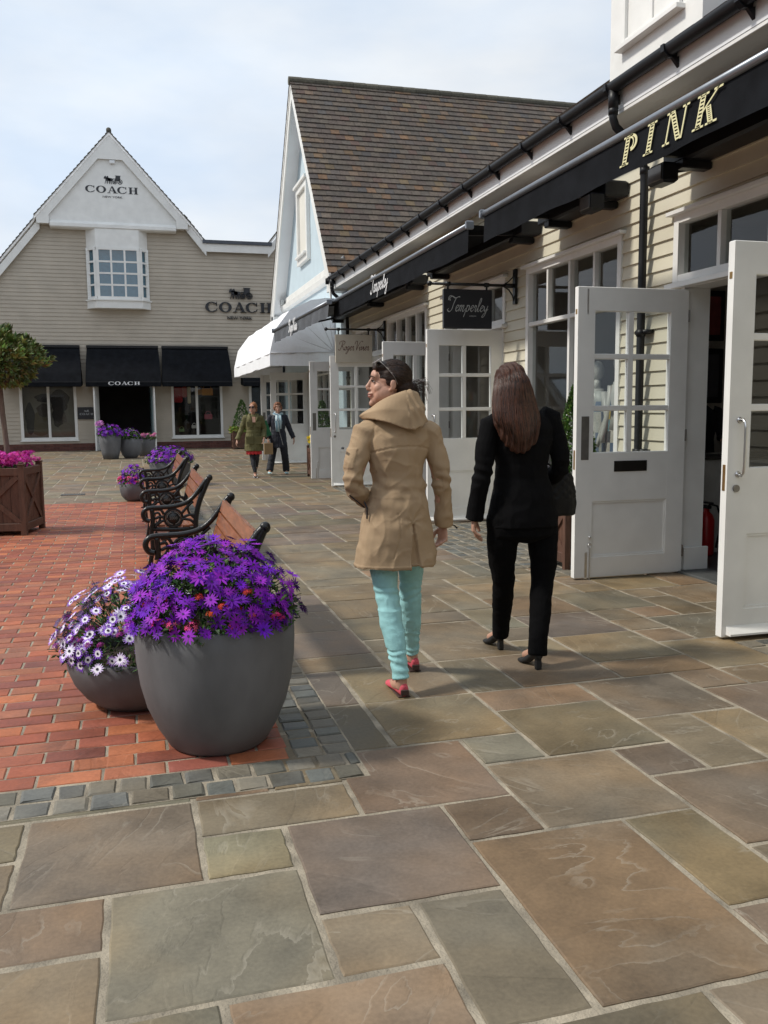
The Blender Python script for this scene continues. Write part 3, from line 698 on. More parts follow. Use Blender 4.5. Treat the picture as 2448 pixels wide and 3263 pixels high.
# ================= blue gabled building
def build_gable():
    B = thing('gabled_shop_building', 'pale blue gabled shop building with steep brown tiled roof', 'shop building')
    y0, y1, ya = 18.85, 27.3, 23.1; za, ze = 9.73, 4.35; X = 4.5
    b = MB(); b.cur = 0
    hol = [(20.1, 22.7, .4, 2.9), (23.25, 25.35, 0, 2.45)]
    def seg(a0, a1, z0, z1): b.box((X, a0, z0), (X+.2, a1, z1))
    seg(19.0, 20.1, 0, 4.4); seg(20.1, 22.7, 0, .4); seg(20.1, 22.7, 2.9, 4.4); seg(22.7, 23.25, 0, 4.4); seg(23.25, 25.35, 2.45, 4.4); seg(25.35, 27.3, 0, 4.4)
    b.prism([(X, 19.0, 4.4), (X, 27.3, 4.4), (X, ya, za-.02)], (.2, 0, 0))
    b.build('rendered_wall', BLUEW, B)
    b = MB(); b.box((X, 27.1, 0), (14, 27.3, 4.4)); b.box((14, 19, 0), (14.2, 27.3, 4.4)); b.build('rear_wall', BLUEW, B)
    # string course
    b = MB(); b.prism([(X, 19.1, 4.36), (X-.10, 19.1, 4.40), (X-.13, 19.1, 4.52), (X-.05, 19.1, 4.58), (X-.05, 19.1, 4.72), (X, 19.1, 4.76)], (0, 8.1, 0)); b.build('string_course', WHITE, B)
    # bargeboards and verge
    for (e, nm) in ((y0, 1), (y1, -1)):
        b = MB(); d = V((0, ya-e, za-ze)); L_ = d.length; d.normalize(); nrm = V((0, -d.z, d.y))*(1 if nm > 0 else -1)
        p0 = V((4.14, e, ze)); p1 = V((4.14, ya, za)); dn = V((0, 0, -.46))
        b.prism([p0+V((0, 0, -.16)), p1+V((0, 0, -.02)), p1+dn, p0+dn+V((0, 0, -.1))], (.035, 0, 0))
        b.build('bargeboard', WHITE, B); b = MB()
        b.prism([p0+V((-.02, 0, -.02)), p1+V((-.02, 0, -.0)), p1+V((-.02, 0, -.13)), p0+V((-.02, 0, -.15))], (.05, 0, 0))
        b.build('verge_trim', WHITE, B)
        b = MB(); b.prism([p0+V((.03, 0, -.30)), p1+V((.03, 0, -.30)), p1+V((.03, 0, -.34)), p0+V((.03, 0, -.34))], (.34, 0, 0)); b.build('verge_soffit', WHITE2, B)
    b = MB(); b.bbox((4.14, 27.0, 3.75), (4.52, 27.42, 4.25)); b.bbox((4.16, 18.93, 3.98), (4.5, 19.3, 4.2)); b.build('kneeler', WHITE, B)
    # recessed window in the gable
    b = MB()
    fy0, fy1, fz0, fz1 = 22.72, 24.18, 5.28, 7.28
    for q in ((fy0, fy0+.16, fz0, fz1), (fy1-.16, fy1, fz0, fz1), (fy0+.16, fy1-.16, fz1-.16, fz1), (fy0+.16, fy1-.16, fz0, fz0+.16)): b.bbox((X-.10, q[0], q[2]), (X-.003, q[1], q[3]), .006)
    b.bbox((X-.16, fy0-.08, fz1), (X-.003, fy1+.08, fz1+.08)); b.bbox((X-.17, fy0+.1, fz0+.16), (X-.003, fy1-.1, fz0+.22))
    b.build('window_surround', WHITE, B)
    b = MB(); b.bbox((X-.03, fy0+.15, fz0+.15), (X-.005, fy1-.15, fz1-.15)); b.build('blind_panel', mat('panel_cream', (.70, .68, .62), .6, .04, 2), B)
    # roof slopes
    for sgn, e in ((1, y0), (-1, y1)):
        d = V((0, ya-e, za-ze)); L_ = d.length; d.normalize(); rows = 36 if sgn > 0 else 20; b = MB()
        tiles(b, 4.10, e, ze, 0, d.y, d.z, 12.0, (1, 0, 0), L_/rows, rows, .22, TCOL, .018); b.build('roof', TILE, B)
    b = MB(); b.prism([(4.70, y0+.04, ze-.03), (4.70, ya, za-.05), (4.70, y1-.04, ze-.03)], (11.3, 0, 0)); b.build('roof_deck', mat('roof_felt', (.05, .045, .04), .9), B)
    b = MB()
    for k in range(36):
        kk = random.uniform(.8, 1.2); b.col = (.085*kk, .08*kk, .06*kk); x = 4.08+k*.335
        b.tube([(x, ya, za-.02), (x+.33, ya, za-.02)], [.10, .105], 12)
    b.build('ridge_tiles', TILE, B)
    window(B, 'x', X, 20.1, 22.7, .4, 2.9, mull=(20.75, 21.4, 22.05), trans=(2.3,))
    door_leaf(B, 3.47, 23.35, 1.04, handle=False, push=False, board=True); door_leaf(B, 3.47, 25.2, 1.04, handle=False, push=True, board=False, bolt=True)
    b = MB(); b.bbox((X-.03, 23.2, 0), (X+.2, 23.25, 2.5)); b.bbox((X-.03, 25.35, 0), (X+.2, 25.4, 2.5)); b.bbox((X-.03, 23.25, 2.4), (X+.2, 25.35, 2.449)); b.build('door_jamb', WHITE, B)
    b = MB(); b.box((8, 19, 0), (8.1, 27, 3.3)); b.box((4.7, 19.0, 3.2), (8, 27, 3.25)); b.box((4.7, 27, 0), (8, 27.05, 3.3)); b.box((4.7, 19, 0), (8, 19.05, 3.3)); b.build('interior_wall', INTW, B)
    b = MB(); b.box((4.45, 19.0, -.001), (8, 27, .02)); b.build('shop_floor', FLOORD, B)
    t = thing('wall_lamp', 'small grey lamp box low on the white bargeboard of the blue gable', 'lamp', (4.42, 26.6, 4.62))
    b = MB(); b.bbox((-.1, -.1, -.09), (.0, .1, .09), .02); b.build('housing', mat('grey_plastic', (.4, .42, .42), .5), t)
    b = MB(); b.bbox((0, -.03, -.03), (.08, .03, .03), .01); b.build('bracket', DSTEEL, t)
build_gable()

# ================= taupe store at the end
def build_store():
    B = thing('gabled_store', 'taupe clapboard store with white peaked gable and bay window', 'shop building')
    C = 34.6
    P = lambda a, z, o: (a, C-o, z)
    hol = [(-1.30, .62, 0, 2.62), (-4.02, -2.05, .40, 2.55), (1.36, 3.28, .42, 2.55), (4.3, 6.2, .4, 2.5)]
    def lim(z):
        lo = -9.5 if z < .6 else -.49-(11.5-z)/1.225; lo = max(lo, -9.5)
        hi = 9.5
        if z > 7.62:
            hi = 2.78 if z < 7.7 else -.49+(11.5-z)/1.2
        return lo, hi
    b = MB(); clad(b, P, -9.5, 9.5, .27, 8.3, .14, hol, lim); b.build('clapboard_wall', TAUPE, B)
    b = MB()
    # brick plinth, individual bricks
    for (x0, x1) in ((-9.5, -1.36), (.68, 9.5)):
        for k, z in enumerate((0, .068, .136, .204)):
            x = x0-(.115 if k % 2 else 0)
            while x < x1:
                a, c = max(x, x0)+.004, min(x+.23, x1)-.004
                if c > a+.02:
                    kk = random.uniform(.7, 1.2); b.col = (.125*kk, .05*kk, .04*kk); b.box((a, C-.045, z+.003), (c, C+.05, z+.064))
                x += .23
    b.build('brick_plinth', PLINTH, B)
    b = MB(); b.box((-9.5, C-.03, 0), (-1.36, C+.05, .268)); b.box((.68, C-.03, 0), (9.5, C+.05, .268)); b.build('plinth_mortar', mat('dark_mortar', (.12, .11, .1), .9), B)
    # mass behind
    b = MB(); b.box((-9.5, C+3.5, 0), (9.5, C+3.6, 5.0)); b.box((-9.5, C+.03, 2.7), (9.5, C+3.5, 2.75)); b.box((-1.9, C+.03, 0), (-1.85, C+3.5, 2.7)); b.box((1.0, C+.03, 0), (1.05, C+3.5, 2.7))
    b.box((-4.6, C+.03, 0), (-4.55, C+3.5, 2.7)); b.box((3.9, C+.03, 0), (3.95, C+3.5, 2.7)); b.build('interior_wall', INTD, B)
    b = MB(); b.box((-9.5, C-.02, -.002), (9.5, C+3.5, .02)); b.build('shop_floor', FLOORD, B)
    # gable roof profile
    prof = [(-9.3, .72+.0), (-.49, 11.5), (2.78, 7.66), (5.2, 7.66), (7.0, 9.9), (9.5, 6.9)]
    b = MB(); b.prism([(-9.3, C+.04, .5), (-.49, C+.04, 11.42), (2.78, C+.04, 7.5), (5.2, C+.04, 7.5), (7.0, C+.04, 9.8), (9.5, C+.04, 6.8), (9.5, C+.04, .5)], (0, .0, 0)) if False else None
    for pts in ([(-.49, 11.2), (-6.4, 4.0), (5.4, 4.0)], ): b.prism([(p[0], C+.05, p[1]) for p in pts], (0, .1, 0))
    b.prism([(p[0], C+.06, p[1]) for p in [(2.7, 7.5), (2.7, 3), (9.4, 3), (9.4, 6.8), (7.0, 9.8), (5.2, 7.5)]], (0, .1, 0))
    b.build('gable_backing', TAUPE, B)
    def slope(p, q, nm, dep=.16, y0=C-.22, y1=C+7, tile=True):
        b = MB(); (x0, z0), (x1, z1) = p, q
        b.prism([(x0, y0, z0), (x1, y0, z1), (x1, y0, z1+.10), (x0, y0, z0+.10)], (0, y1-y0, 0)); 
        n = int(math.hypot(x1-x0, z1-z0)/.19); b.col = (1, 1, 1)
        for k in range(n):
            t = k/n; x = x0+(x1-x0)*t; z = z0+(z1-z0)*t; kk = random.uniform(.7, 1.2); b.col = (.09*kk, .085*kk, .07*kk)
            dx, dz = (x1-x0)/n, (z1-z0)/n
            lo = 1 if z1 > z0 else -1
            b.prism([(x, y0-.03, z+.10), (x+dx*1.05, y0-.03, z+dz*1.05+.10), (x+dx*1.05, y0-.03, z+dz*1.05+(.13 if lo > 0 else .17)), (x, y0-.03, z+(.17 if lo > 0 else .13))], (0, .5, 0))
        b.build('roof', mat('dark_tile', (.09, .08, .07), .85, .25, 12, .4, 50) if False else TILE, B)
    slope((-9.3, .72+.05), (-3.08, 8.30), 'l'); slope((5.15, 7.62), (7.0, 9.9), 'r'); slope((7.0, 9.9), (9.5, 6.9), 'r')
    slope((2.05, 8.55), (2.80, 7.62), 'm')
    b = MB(); b.prism([(2.7, C-.28, 7.66), (5.3, C-.28, 7.66), (5.3, C-.28, 7.78), (2.7, C-.28, 7.78)], (0, 3, 0)); b.build('lead_gutter', mat('lead', (.07, .08, .1), .6), B)
    # white barge under main slopes
    for (p, q) in (((-9.3, .70), (-3.0, 8.30)), ((2.0, 8.58), (2.83, 7.56)), ((5.15, 7.58), (7.0, 9.85))):
        b = MB(); b.prism([(p[0], C-.21, p[1]), (q[0], C-.21, q[1]), (q[0], C-.21, q[1]-.36), (p[0], C-.21, p[1]-.36)], (0, .04, 0)); b.build('bargeboard', WHITE, B)
    b = MB(); b.prism([(2.75, C-.213, 7.655), (5.2, C-.213, 7.655), (5.24, C-.213, 7.36), (2.66, C-.213, 7.36)], (0, .04, 0))
    b.build('bargeboard', WHITE, B)
    # projecting white gable
    G0 = C-.42
    b = MB(); b.prism([(-3.0, G0+.12, 8.12), (2.05, G0+.12, 8.12), (-.49, G0+.12, 11.15)], (0, .28, 0)); b.build('gable_panel', WHITE, B)
    b = MB()
    ap = (-.49, 11.26)
    for s_, ex in ((-1, -3.08), (1, 2.17)):
        el = (ex, 8.22)
        ix = -.49+s_*.42
        b.prism([(ap[0], G0, ap[1]), (ex, G0, 8.36), (ex, G0, 8.10), (ex-s_*.42, G0, 8.10), (ex-s_*.42, G0, 8.40), (ix, G0, 10.42), (ap[0], G0, 10.42)], (0, .10, 0))
    b.build('gable_frame', WHITE, B)
    b = MB(); b.prism([(-2.64, G0+.02, 8.18), (-2.64, G0-.03, 8.13), (-2.64, G0-.03, 8.02), (-2.64, G0+.03, 7.98), (-2.64, C-.03, 7.98), (-2.64, C-.03, 8.24), (-2.64, G0+.1, 8.24)], (4.38, 0, 0)); b.build('gable_beam', WHITE, B)
    slope((-3.16, 8.22), (-.49, 11.26), 'g', y0=G0-.02); slope((-.49, 11.26), (2.25, 8.22), 'g', y0=G0-.02)
    b = MB(); b.smooth = True; b.col = (.08, .075, .06); b.tube([(-.49, G0-.02, 11.42), (-.49, C+6, 11.42)], .09, 12); b.build('ridge_tiles', TILE, B)
    b = MB(); b.bbox((-.51, G0+.0, 10.28), (-.33, G0+.11, 10.40), .02); b.build('security_light', WHITE2, B)
    # bay window
    x0, x1, xf0, xf1, Yf = -1.46, .69, -1.12, .39, C-.42
    def wall(pa, pb, z0, z1, nm, m_):
        b = MB(); b.bar((pa[0], pa[1], (z0+z1)/2), (pb[0], pb[1], (z0+z1)/2), .05, z1-z0); return b.build(nm, m_, bay)
    b = MB(); b.prism([(x0, C-.03, 7.35), (x1, C-.03, 7.35), (xf1, Yf, 7.35), (xf0, Yf, 7.35)], (0, 0, .64)); bay = b.build('bay_window', WHITE, B)
    b = MB(); b.prism([(x0-.05, C-.03, 5.18), (x1+.05, C-.03, 5.18), (xf1+.06, Yf-.06, 5.18), (xf0-.06, Yf-.06, 5.18)], (0, 0, .27)); b.build('sill', WHITE, bay)
    b = MB(); b.prism([(x0-.1, C-.03, 5.45), (x1+.1, C-.03, 5.45), (xf1+.1, Yf-.11, 5.45), (xf0-.1, Yf-.11, 5.45)], (0, 0, .05)); b.build('sill_board', WHITE, bay)
    fr = MB(); gl = MB()
    faces = [((x0, C-.04), (xf0, Yf), 1, .12), ((xf0, Yf), (xf1, Yf), 3, .09), ((xf1, Yf), (x1, C-.04), 1, .12)]
    for pa, pb, n_, fw in faces:
        a = V((*pa, 0)); c = V((*pb, 0)); d = c-a; L_ = d.length; d.normalize(); up = V((0, 0, 1))
        zt, zb = 7.35, 5.50
        gl.add([a+up*zb+V((0, .03, 0)), c+up*zb+V((0, .03, 0)), c+up*zt+V((0, .03, 0)), a+up*zt+V((0, .03, 0))], [(0, 1, 2, 3)])
        for z, h in ((zt-.05, .10), (zb+.05, .10)): fr.bar(a+up*z, c+up*z, .07, h)
        for k in (1, 2, 3):
            z = zb+.10+(zt-zb-.2)*k/4; fr.bar(a+d*.02+up*z, c-d*.02+up*z, .05, .065)
        for k in range(n_+1):
            q = a+d*(fw*.5+(L_-fw)*k/n_); wd = fw if k in (0, n_) else .065
            fr.bar(q+up*(zb+.02), q+up*(zt-.02), wd, .075 if k in (0, n_) else .06, (0, 1, 0))
    fr.build('glazing_frame', WHITE, bay); gl.build('pane', GLASSB, bay)
    b = MB(); b.box((x0+.12, C-.10, 5.5), (x1-.12, C-.04, 7.35)); b.build('blind', mat('bay_blind', (.16, .33, .42), .8), bay)
    # shopfronts
    window(B, 'y', C, -4.02, -2.05, .40, 2.6, mull=(-3.03,), fw=.10, bw=.09, head=False)
    window(B, 'y', C, 1.36, 3.28, .42, 2.6, mull=(2.31,), fw=.09, bw=.09, head=False)
    window(B, 'y', C, 4.3, 6.2, .4, 2.6, mull=(5.2,), fw=.10, bw=.09, head=False)
    b = MB(); b.bbox((-1.36, C-.08, 0), (-1.26, C+.1, 2.65)); b.bbox((.58, C-.08, 0), (.68, C+.1, 2.65)); b.bbox((-1.26, C-.08, 2.55), (.58, C+.1, 2.65)); b.build('door_frame', WHITE, B)
    d = MB(); d.bar((.60, C-.1, 1.25), (.72, C-.85, 1.25), .05, 2.48); dd = d.build('door', WHITE, B)
    d = MB(); d.bar((.55, C-.38, 1.3), (.60, C-.68, 1.3), .02, 2.0); d.build('door_glass', GLASSB, dd)
    d = MB(); d.bar((-1.28, C-.1, 1.25), (-1.40, C-.85, 1.25), .05, 2.48); d.build('door', WHITE, B)
build_store()

# ------------------------------------------------------------ awnings
def store_awning(x0, x1, label, text=False):
    C = 34.57; T = thing('awning', label, 'awning', ((x0+x1)/2, C, 3.0), 0, 'black awnings over the shopfronts of the taupe store'); cx, cz = (x0+x1)/2, 3.0
    prof = [(0, 3.76), (.06, 3.78), (.32, 3.52), (.58, 3.18), (.80, 2.84), (.96, 2.52), (.97, 2.34)]
    b = MB(); n = 14
    b.cur = 0
    grid = []
    for (o, z) in prof:
        grid.append([(x0-cx-.06*o+(x1-x0+.12*o)*k/n, -o+random.uniform(-.004, .004), z-cz) for k in range(n+1)])
    b.loftv(grid, False, False)
    b.loftv([[(p[0], p[1]+.012, p[2]-.012) for p in g] for g in grid], False, False)
    for s_ in (0, -1):
        pts = [g[s_] for g in grid]; b.prism([*pts, (pts[-1][0], -.02, 2.42-cz), (pts[0][0], -.005, 2.5-cz)], (.01, 0, 0))
    b.build('canvas', CANVAS, T)
    b = MB(); b.bbox((x0-cx-.02, -.14, 3.76-cz), (x1-cx+.02, 0, 3.86-cz), .01); b.bar((x0-cx-.05, -.95, 2.5-cz), (x1-cx+.05, -.95, 2.5-cz), .04, .04)
    for xx in (x0-cx, x1-cx): b.bar((xx, -.01, 2.45-cz), (xx, -.94, 2.5-cz), .03, .03)
    b.build('awning_frame', BLACK, T)
    if text:
        b = MB(); coach_word(b, -.54, 2.385-cz, 1.12, .125, .004); o = b.build('lettering', mat('print_white', (.75, .76, .78), .7), T); o.location = (0, -.978, 0)
store_awning(-4.5, -1.87, 'leftmost black awning, behind the round clipped tree')
store_awning(-1.60, .92, 'black awning with white lettering over the store doorway', True)
store_awning(1.08, 3.51, 'plain black awning over the window right of the doorway')
store_awning(4.05, 6.6, 'black awning mostly hidden beyond the white canopy')

def row_awning(name, p0, p1, lab, drop_, gaps=(), Xc=4.33, cz=3.46, m=None, wave=.005):
    """p0 near end, p1 far end of the front bar; fabric runs back to a wall cassette"""
    m = m or CANVAS
    T = thing(name, lab, 'awning'); p0, p1 = V(p0), V(p1)
    b = MB(); b.smooth = True; b.tube([p0, p1], .032, 12); b.smooth = False
    for p, s_ in ((p0, -1), (p1, 1)): b.bbox((p.x-.045, p.y+s_*.0-.02, p.z-.05), (p.x+.045, p.y+.02, p.z+.045), .012)
    b.build('front_bar', mat('grey_alloy', (.22, .24, .27), .35, .1, 9, metal=.6), T)
    n = 60; d = p1-p0
    b = MB(); b.smooth = True; rows = []
    ph = random.random()*9
    for j in range(6):
        t = j/5; rows.append([p0+d*(.004+.992*k/n)+V((wave*t*math.sin(k*.9+ph)+wave*t*.7*math.sin(k*.37)-.012*t, 0, -.03-(drop_-.03)*t+.006*math.sin(k*.5+ph)*t)) for k in range(n+1)])
    b.loftv(rows, False, False); b.build('valance', m, T)
    segs = []; y = p0.y
    for g0, g1 in gaps: segs.append((y, g0)); y = g1
    segs.append((y, p1.y))
    b = MB(); c = MB(); a = MB()
    for s0, s1 in segs:
        def F(y): t = (y-p0.y)/(p1.y-p0.y); return p0+d*t
        q0, q1 = F(s0), F(s1); k_ = 16; rws = []
        for j in range(5):
            t = j/4; rws.append([(q0*(1-k/k_)+q1*(k/k_))*(1-t)+V((Xc, s0+(s1-s0)*k/k_, cz+.05))*t+V((0, 0, -.02*math.sin(math.pi*t))) for k in range(k_+1)])
        b.loftv(rws, False, False)
        c.bbox((Xc-.05, s0, cz-.07), (W-.03, s1, cz+.08), .02)
        for yy in (s0+.25, s1-.25):
            if s1-s0 > 1: a.bar((Xc, yy, cz-.02), V((F(yy).x+.02, yy+.15, F(yy).z-.02)), .05, .04); c.bbox((Xc-.07, yy-.05, cz-.13), (W-.02, yy+.05, cz-.06), .01)
    b.build('canvas_top', m, T); c.build('cassette', BLACK, T); a.build('folding_arm', BLACK, T)
    return T
pk = row_awning('awning', (3.65, 3.3, 3.49), (3.65, 8.98, 3.49), 'nearest black awning with striped italic lettering on its valance', .30, gaps=((6.62, 7.55),))
tp = row_awning('awning', (3.65, 9.39, 3.46), (3.65, 16.3, 3.44), 'long black awning with white script above the black hanging sign', .30, gaps=((12.75, 13.45),))
rg = row_awning('awning', (3.47, 15.9, 3.38), (3.0, 19.45, 3.16), 'grey awning let down in front of the white canopy', .27, m=CANVASG, wave=.02)
# PINK lettering : slanted slab letters with cross stripes, reads along -Y
def pink():
    b = MB(); m = mat('gold_print', (.72, .68, .40), .6, .05, 9)
    def seg(p, q, w_): # outlined striped stem
        (x0, z0), (x1, z1) = p, q
        l = math.hypot(x1-x0, z1-z0); n_ = 9; t = .010
        poly(b, [(x0, z0), (x0+t, z0), (x1+t, z1), (x1, z1)], .003); poly(b, [(x0+w_-t, z0), (x0+w_, z0), (x1+w_, z1), (x1+w_-t, z1)], .003)
        for k in range(n_):
            a = k/n_+.02; c = a+.055; f_ = lambda s_: (x0+(x1-x0)*s_, z0+(z1-z0)*s_)
            p_, q_ = f_(a), f_(c); poly(b, [(p_[0]+t, p_[1]), (p_[0]+w_-t, p_[1]), (q_[0]+w_-t, q_[1]), (q_[0]+t, q_[1])], .003)
    H = .19; sh = .06
    def X(x, z): return (x+z/H*sh, z)
    def serif(x0, x1, z): poly(b, [X(x0, z), X(x1, z), X(x1, z+.012), X(x0, z+.012)], .003)
    # letters: (offset)
    a = 0.0; seg(X(a+.03, 0), X(a+.03, H), .055); serif(a, a+.115, 0); serif(a, a+.12, H-.012)
    c = X(a+.10, H*.72); ringpoly(b, c[0]+.005, c[1], (.085, .056), (.06, .040), -1.6, 1.6, .003, 14); ringpoly(b, c[0]+.0, c[1], (.045, .042), (.035, .03), -1.6, 1.6, .003, 12)
    a = .31; seg(X(a+.03, 0), X(a+.03, H), .055); serif(a, a+.115, 0); serif(a, a+.115, H-.012)
    a = .545; poly(b, [X(a+.03, 0), X(a+.045, 0), X(a+.045, H), X(a+.03, H)], .003); poly(b, [X(a+.205, 0), X(a+.22, 0), X(a+.22, H), X(a+.205, H)], .003)
    seg(X(a+.155, 0), X(a+.03, H), .055); serif(a, a+.08, 0); serif(a, a+.07, H-.012); serif(a+.175, a+.25, H-.012)
    a = .88; seg(X(a+.03, 0), X(a+.03, H), .055); serif(a, a+.115, 0); serif(a, a+.115, H-.012)
    poly(b, [X(a+.085, .085), X(a+.085, .10), X(a+.20, H), X(a+.22, H)], .003); seg(X(a+.165, 0), X(a+.105, .11), .05); serif(a+.135, a+.25, 0); serif(a+.165, a+.25, H-.012)
    o = b.build('lettering', m, pk)
    for v_ in o.data.vertices:
        x, y, z = v_.co; v_.co = V((3.65-.0175+y, 6.20-x*1.03, 3.25+z*1.07))
pink()
def on_valance(word, yc, x, z, width, T, m):
    o = script_word(word, width, m, T, th=.003, weight=.11)
    for v_ in o.data.vertices: a, b_, c = v_.co; v_.co = V((x+b_, yc-a, z+c*.9))
CW = mat('print_white', (.75, .76, .78), .7)
on_valance('Temperley', 13.1, 3.632, 3.235, .95, tp, CW)
o_ = script_word('Roger Vivier', .55, CW, rg, th=.003, weight=.2)
for v_ in o_.data.vertices:
    a, b_, c = v_.co; yy = 17.9-a; v_.co = V((3.47-.47*(yy-15.9)/3.55-.06+b_, yy, 3.04-.09*((yy-15.9)/3.55-.5)+c*1.6))

# white dutch canopy
def canopy():
    T = thing('dutch_canopy', 'white rounded canopy over the entrance of the blue gabled building', 'awning')
    hoops = [(2.98, 2.43), (2.98, 2.70), (3.11, 3.23), (3.45, 3.67), (3.95, 3.91), (4.28, 3.95), (4.49, 3.95)]
    ys = [20.0, 27.4]
    b = MB(); n = 24; rows = []
    for x, z in hoops: rows.append([(x+.012*math.sin(k*1.3), ys[0]+(ys[1]-ys[0])*k/n, z+.01*math.sin(k*.8+x*9)) for k in range(n+1)])
    b.loftv(rows, False, False)
    piv = (4.47, 20.0, 2.75)
    for Y in ys:
        for i in range(1, len(hoops)-1):
            p, q = hoops[i], hoops[i+1]; s_ = -.008 if Y < 21 else .008
            mid = ((p[0]+q[0])/2*.6+piv[0]*.4, Y+s_, (p[1]+q[1])/2*.6+piv[2]*.4)
            b.add([(p[0], Y, p[1]), (q[0], Y, q[1]), (piv[0], Y, piv[2]), mid], [(0, 1, 3), (1, 2, 3), (2, 0, 3)])
        b.loftv([[(2.98+(4.47-2.98)*k/12, Y+.008*math.sin(k*2), z+(.04*k/12 if z > 2.5 else 0)) for k in range(13)] for z in (2.43, 2.56, 2.71)], False, False)
    b.build('canvas', WCANVAS, T)
    b = MB()
    for Y in ys:
        for x, z in hoops[1:]: b.tube([(x+.02, Y+(.02 if Y < 21 else -.02), z-.02), piv if Y < 21 else (4.47, Y, 2.75)], .014, 6)
        b.tube([(2.99, Y+(-.012 if Y < 21 else .012), 2.715), (4.47, Y+(-.012 if Y < 21 else .012), 2.755)], .012, 6)
    for x, z in ((2.99, 2.43), (2.975, 2.70)): b.tube([(x+.01, ys[0], z), (x+.01, ys[1], z)], .012, 6)
    b.build('hoop_frame', mat('pale_tube', (.6, .6, .62), .5), T)
canopy()

# ------------------------------------------------------------ signs
def hang_sign(Y, x0, x1, z0, z1, zb, plate, face, lab, word, wm, sub=None):
    T = thing('hanging_sign', lab, 'sign')
    b = MB(); b.bbox((x0, Y-.025, z0), (x1, Y+.025, z1), .006); s_ = b.build('sign_board', face, T)
    b = MB(); b.smooth = True; b.tube([(x0-.16, Y, zb), (W-.03, Y, zb)], .018, 10); b.ell((x0-.17, Y, zb), (.032, .032, .032))
    for x in (x0+.06, x1-.06): b.tube([(x-.028, Y, zb), (x+.028, Y, zb)], .028, 10); b.tube([(x, Y, zb), (x, Y, z1-.002)], .013, 8)
    b.smooth = False; b.bbox((W-.055, Y-.035, zb-.22), (W-.022, Y+.035, zb+.2), .006)
    b.smooth = True; b.tube([(W-.03, Y, zb), (W-.17, Y, zb)], .028, 10)
    b.tube([(W-.19, Y, zb-.01), (W-.12, Y, zb-.05), (W-.07, Y, zb-.12), (W-.05, Y, zb-.19)], .009, 8); b.tube([(W-.19, Y, zb+.01), (W-.12, Y, zb+.05), (W-.07, Y, zb+.10), (W-.05, Y, zb+.17)], .007, 8)
    b.build('bracket', IRON, T)
    o = script_word(word, (x1-x0)*.82, wm, T, th=.003, weight=.07)
    for v_ in o.data.vertices: a, y_, z = v_.co; v_.co = V(((x0+x1)/2+a, Y-.0262+y_, (z0+z1)/2-.03+z*1.15))
    if sub:
        o = text_mesh(sub, .02, 'small_lettering', wm, T, .0008); o.location = ((x0+x1)/2+.06, Y-.027, (z0+z1)/2-.09)
hang_sign(10.08, 3.585, 4.20, 2.395, 2.855, 2.915, None, mat('sign_black', (.012, .013, .018), .35, .1, 5), 'black square hanging sign with silver script above a white door', 'Temperley', mat('silver_print', (.42, .43, .42), .5), 'LONDON')
hang_sign(15.92, 3.575, 4.265, 2.29, 2.80, 2.895, None, mat('sign_cream', (.50, .46, .38), .5, .05, 4), 'cream square hanging sign with brown script further down the row', 'Roger Vivier', mat('brown_print', (.10, .025, .02), .6))
def wall_logo(X, Y, z, wd, lab, hh, m, th):
    T = thing('wall_sign', lab, 'sign', (X, Y, z))
    b = MB(); coach_word(b, -wd/2, 0, wd, hh, th); b.build('lettering', m, T)
    b = MB(); carriage(b, -wd*.15, hh*1.35, wd*.345, th); b.build('carriage_emblem', m, T)
    o = text_mesh('NEW YORK', hh*.42, 'small_lettering', m, T, th/2, 0, wd*.37); o.location = (0, -th/2, -hh*.72)
INK = mat('sign_ink', (.022, .024, .03), .45, .1, 9)
wall_logo(-.46, 34.6-.42+.118, 9.27, 1.84, 'dark lettering with carriage emblem inside the white gable', .235, INK, .008)
wall_logo(4.02, 34.565, 5.16, 2.55, 'large raised dark lettering with carriage emblem on the taupe wall', .37, INK, .05)
T = thing('plaque', 'small black plaque with pale lettering beside the store doorway', 'sign', (-1.72, 34.55, 1.38))
one(lambda b: b.bbox((-.31, -.03, -.22), (.31, .03, .22), .005), 'board', mat('sign_black', (.012, .013, .018), .35, .1, 5), T)
b = MB(); coach_word(b, -.24, -.07, .48, .075, .003); carriage(b, -.08, .04, .17, .003); o = b.build('lettering', mat('dim_print', (.38, .4, .42), .6), T); o.location = (0, -.031, 0)

def flood(x, y, z, lab):
    T = thing('floodlight', lab, 'lamp', (x, y, z))
    b = MB(); b.bbox((-.09, -.11, -.10), (.05, .11, .06), .02); b.build('housing', BLACK, T)
    b = MB(); b.bbox((-.098, -.09, -.08), (-.088, .09, .04), .004); b.build('lens', mat('lens', (.12, .12, .12), .1), T)
    b = MB(); b.bar((.0, 0, 0), (.22, 0, .04), .03, .03); b.build('bracket', BLACK, T)
flood(4.22, 6.5, 3.33, 'black floodlight under the awning nearest the camera'); flood(4.22, 7.66, 3.36, 'black floodlight under the awning just left of the downpipe')

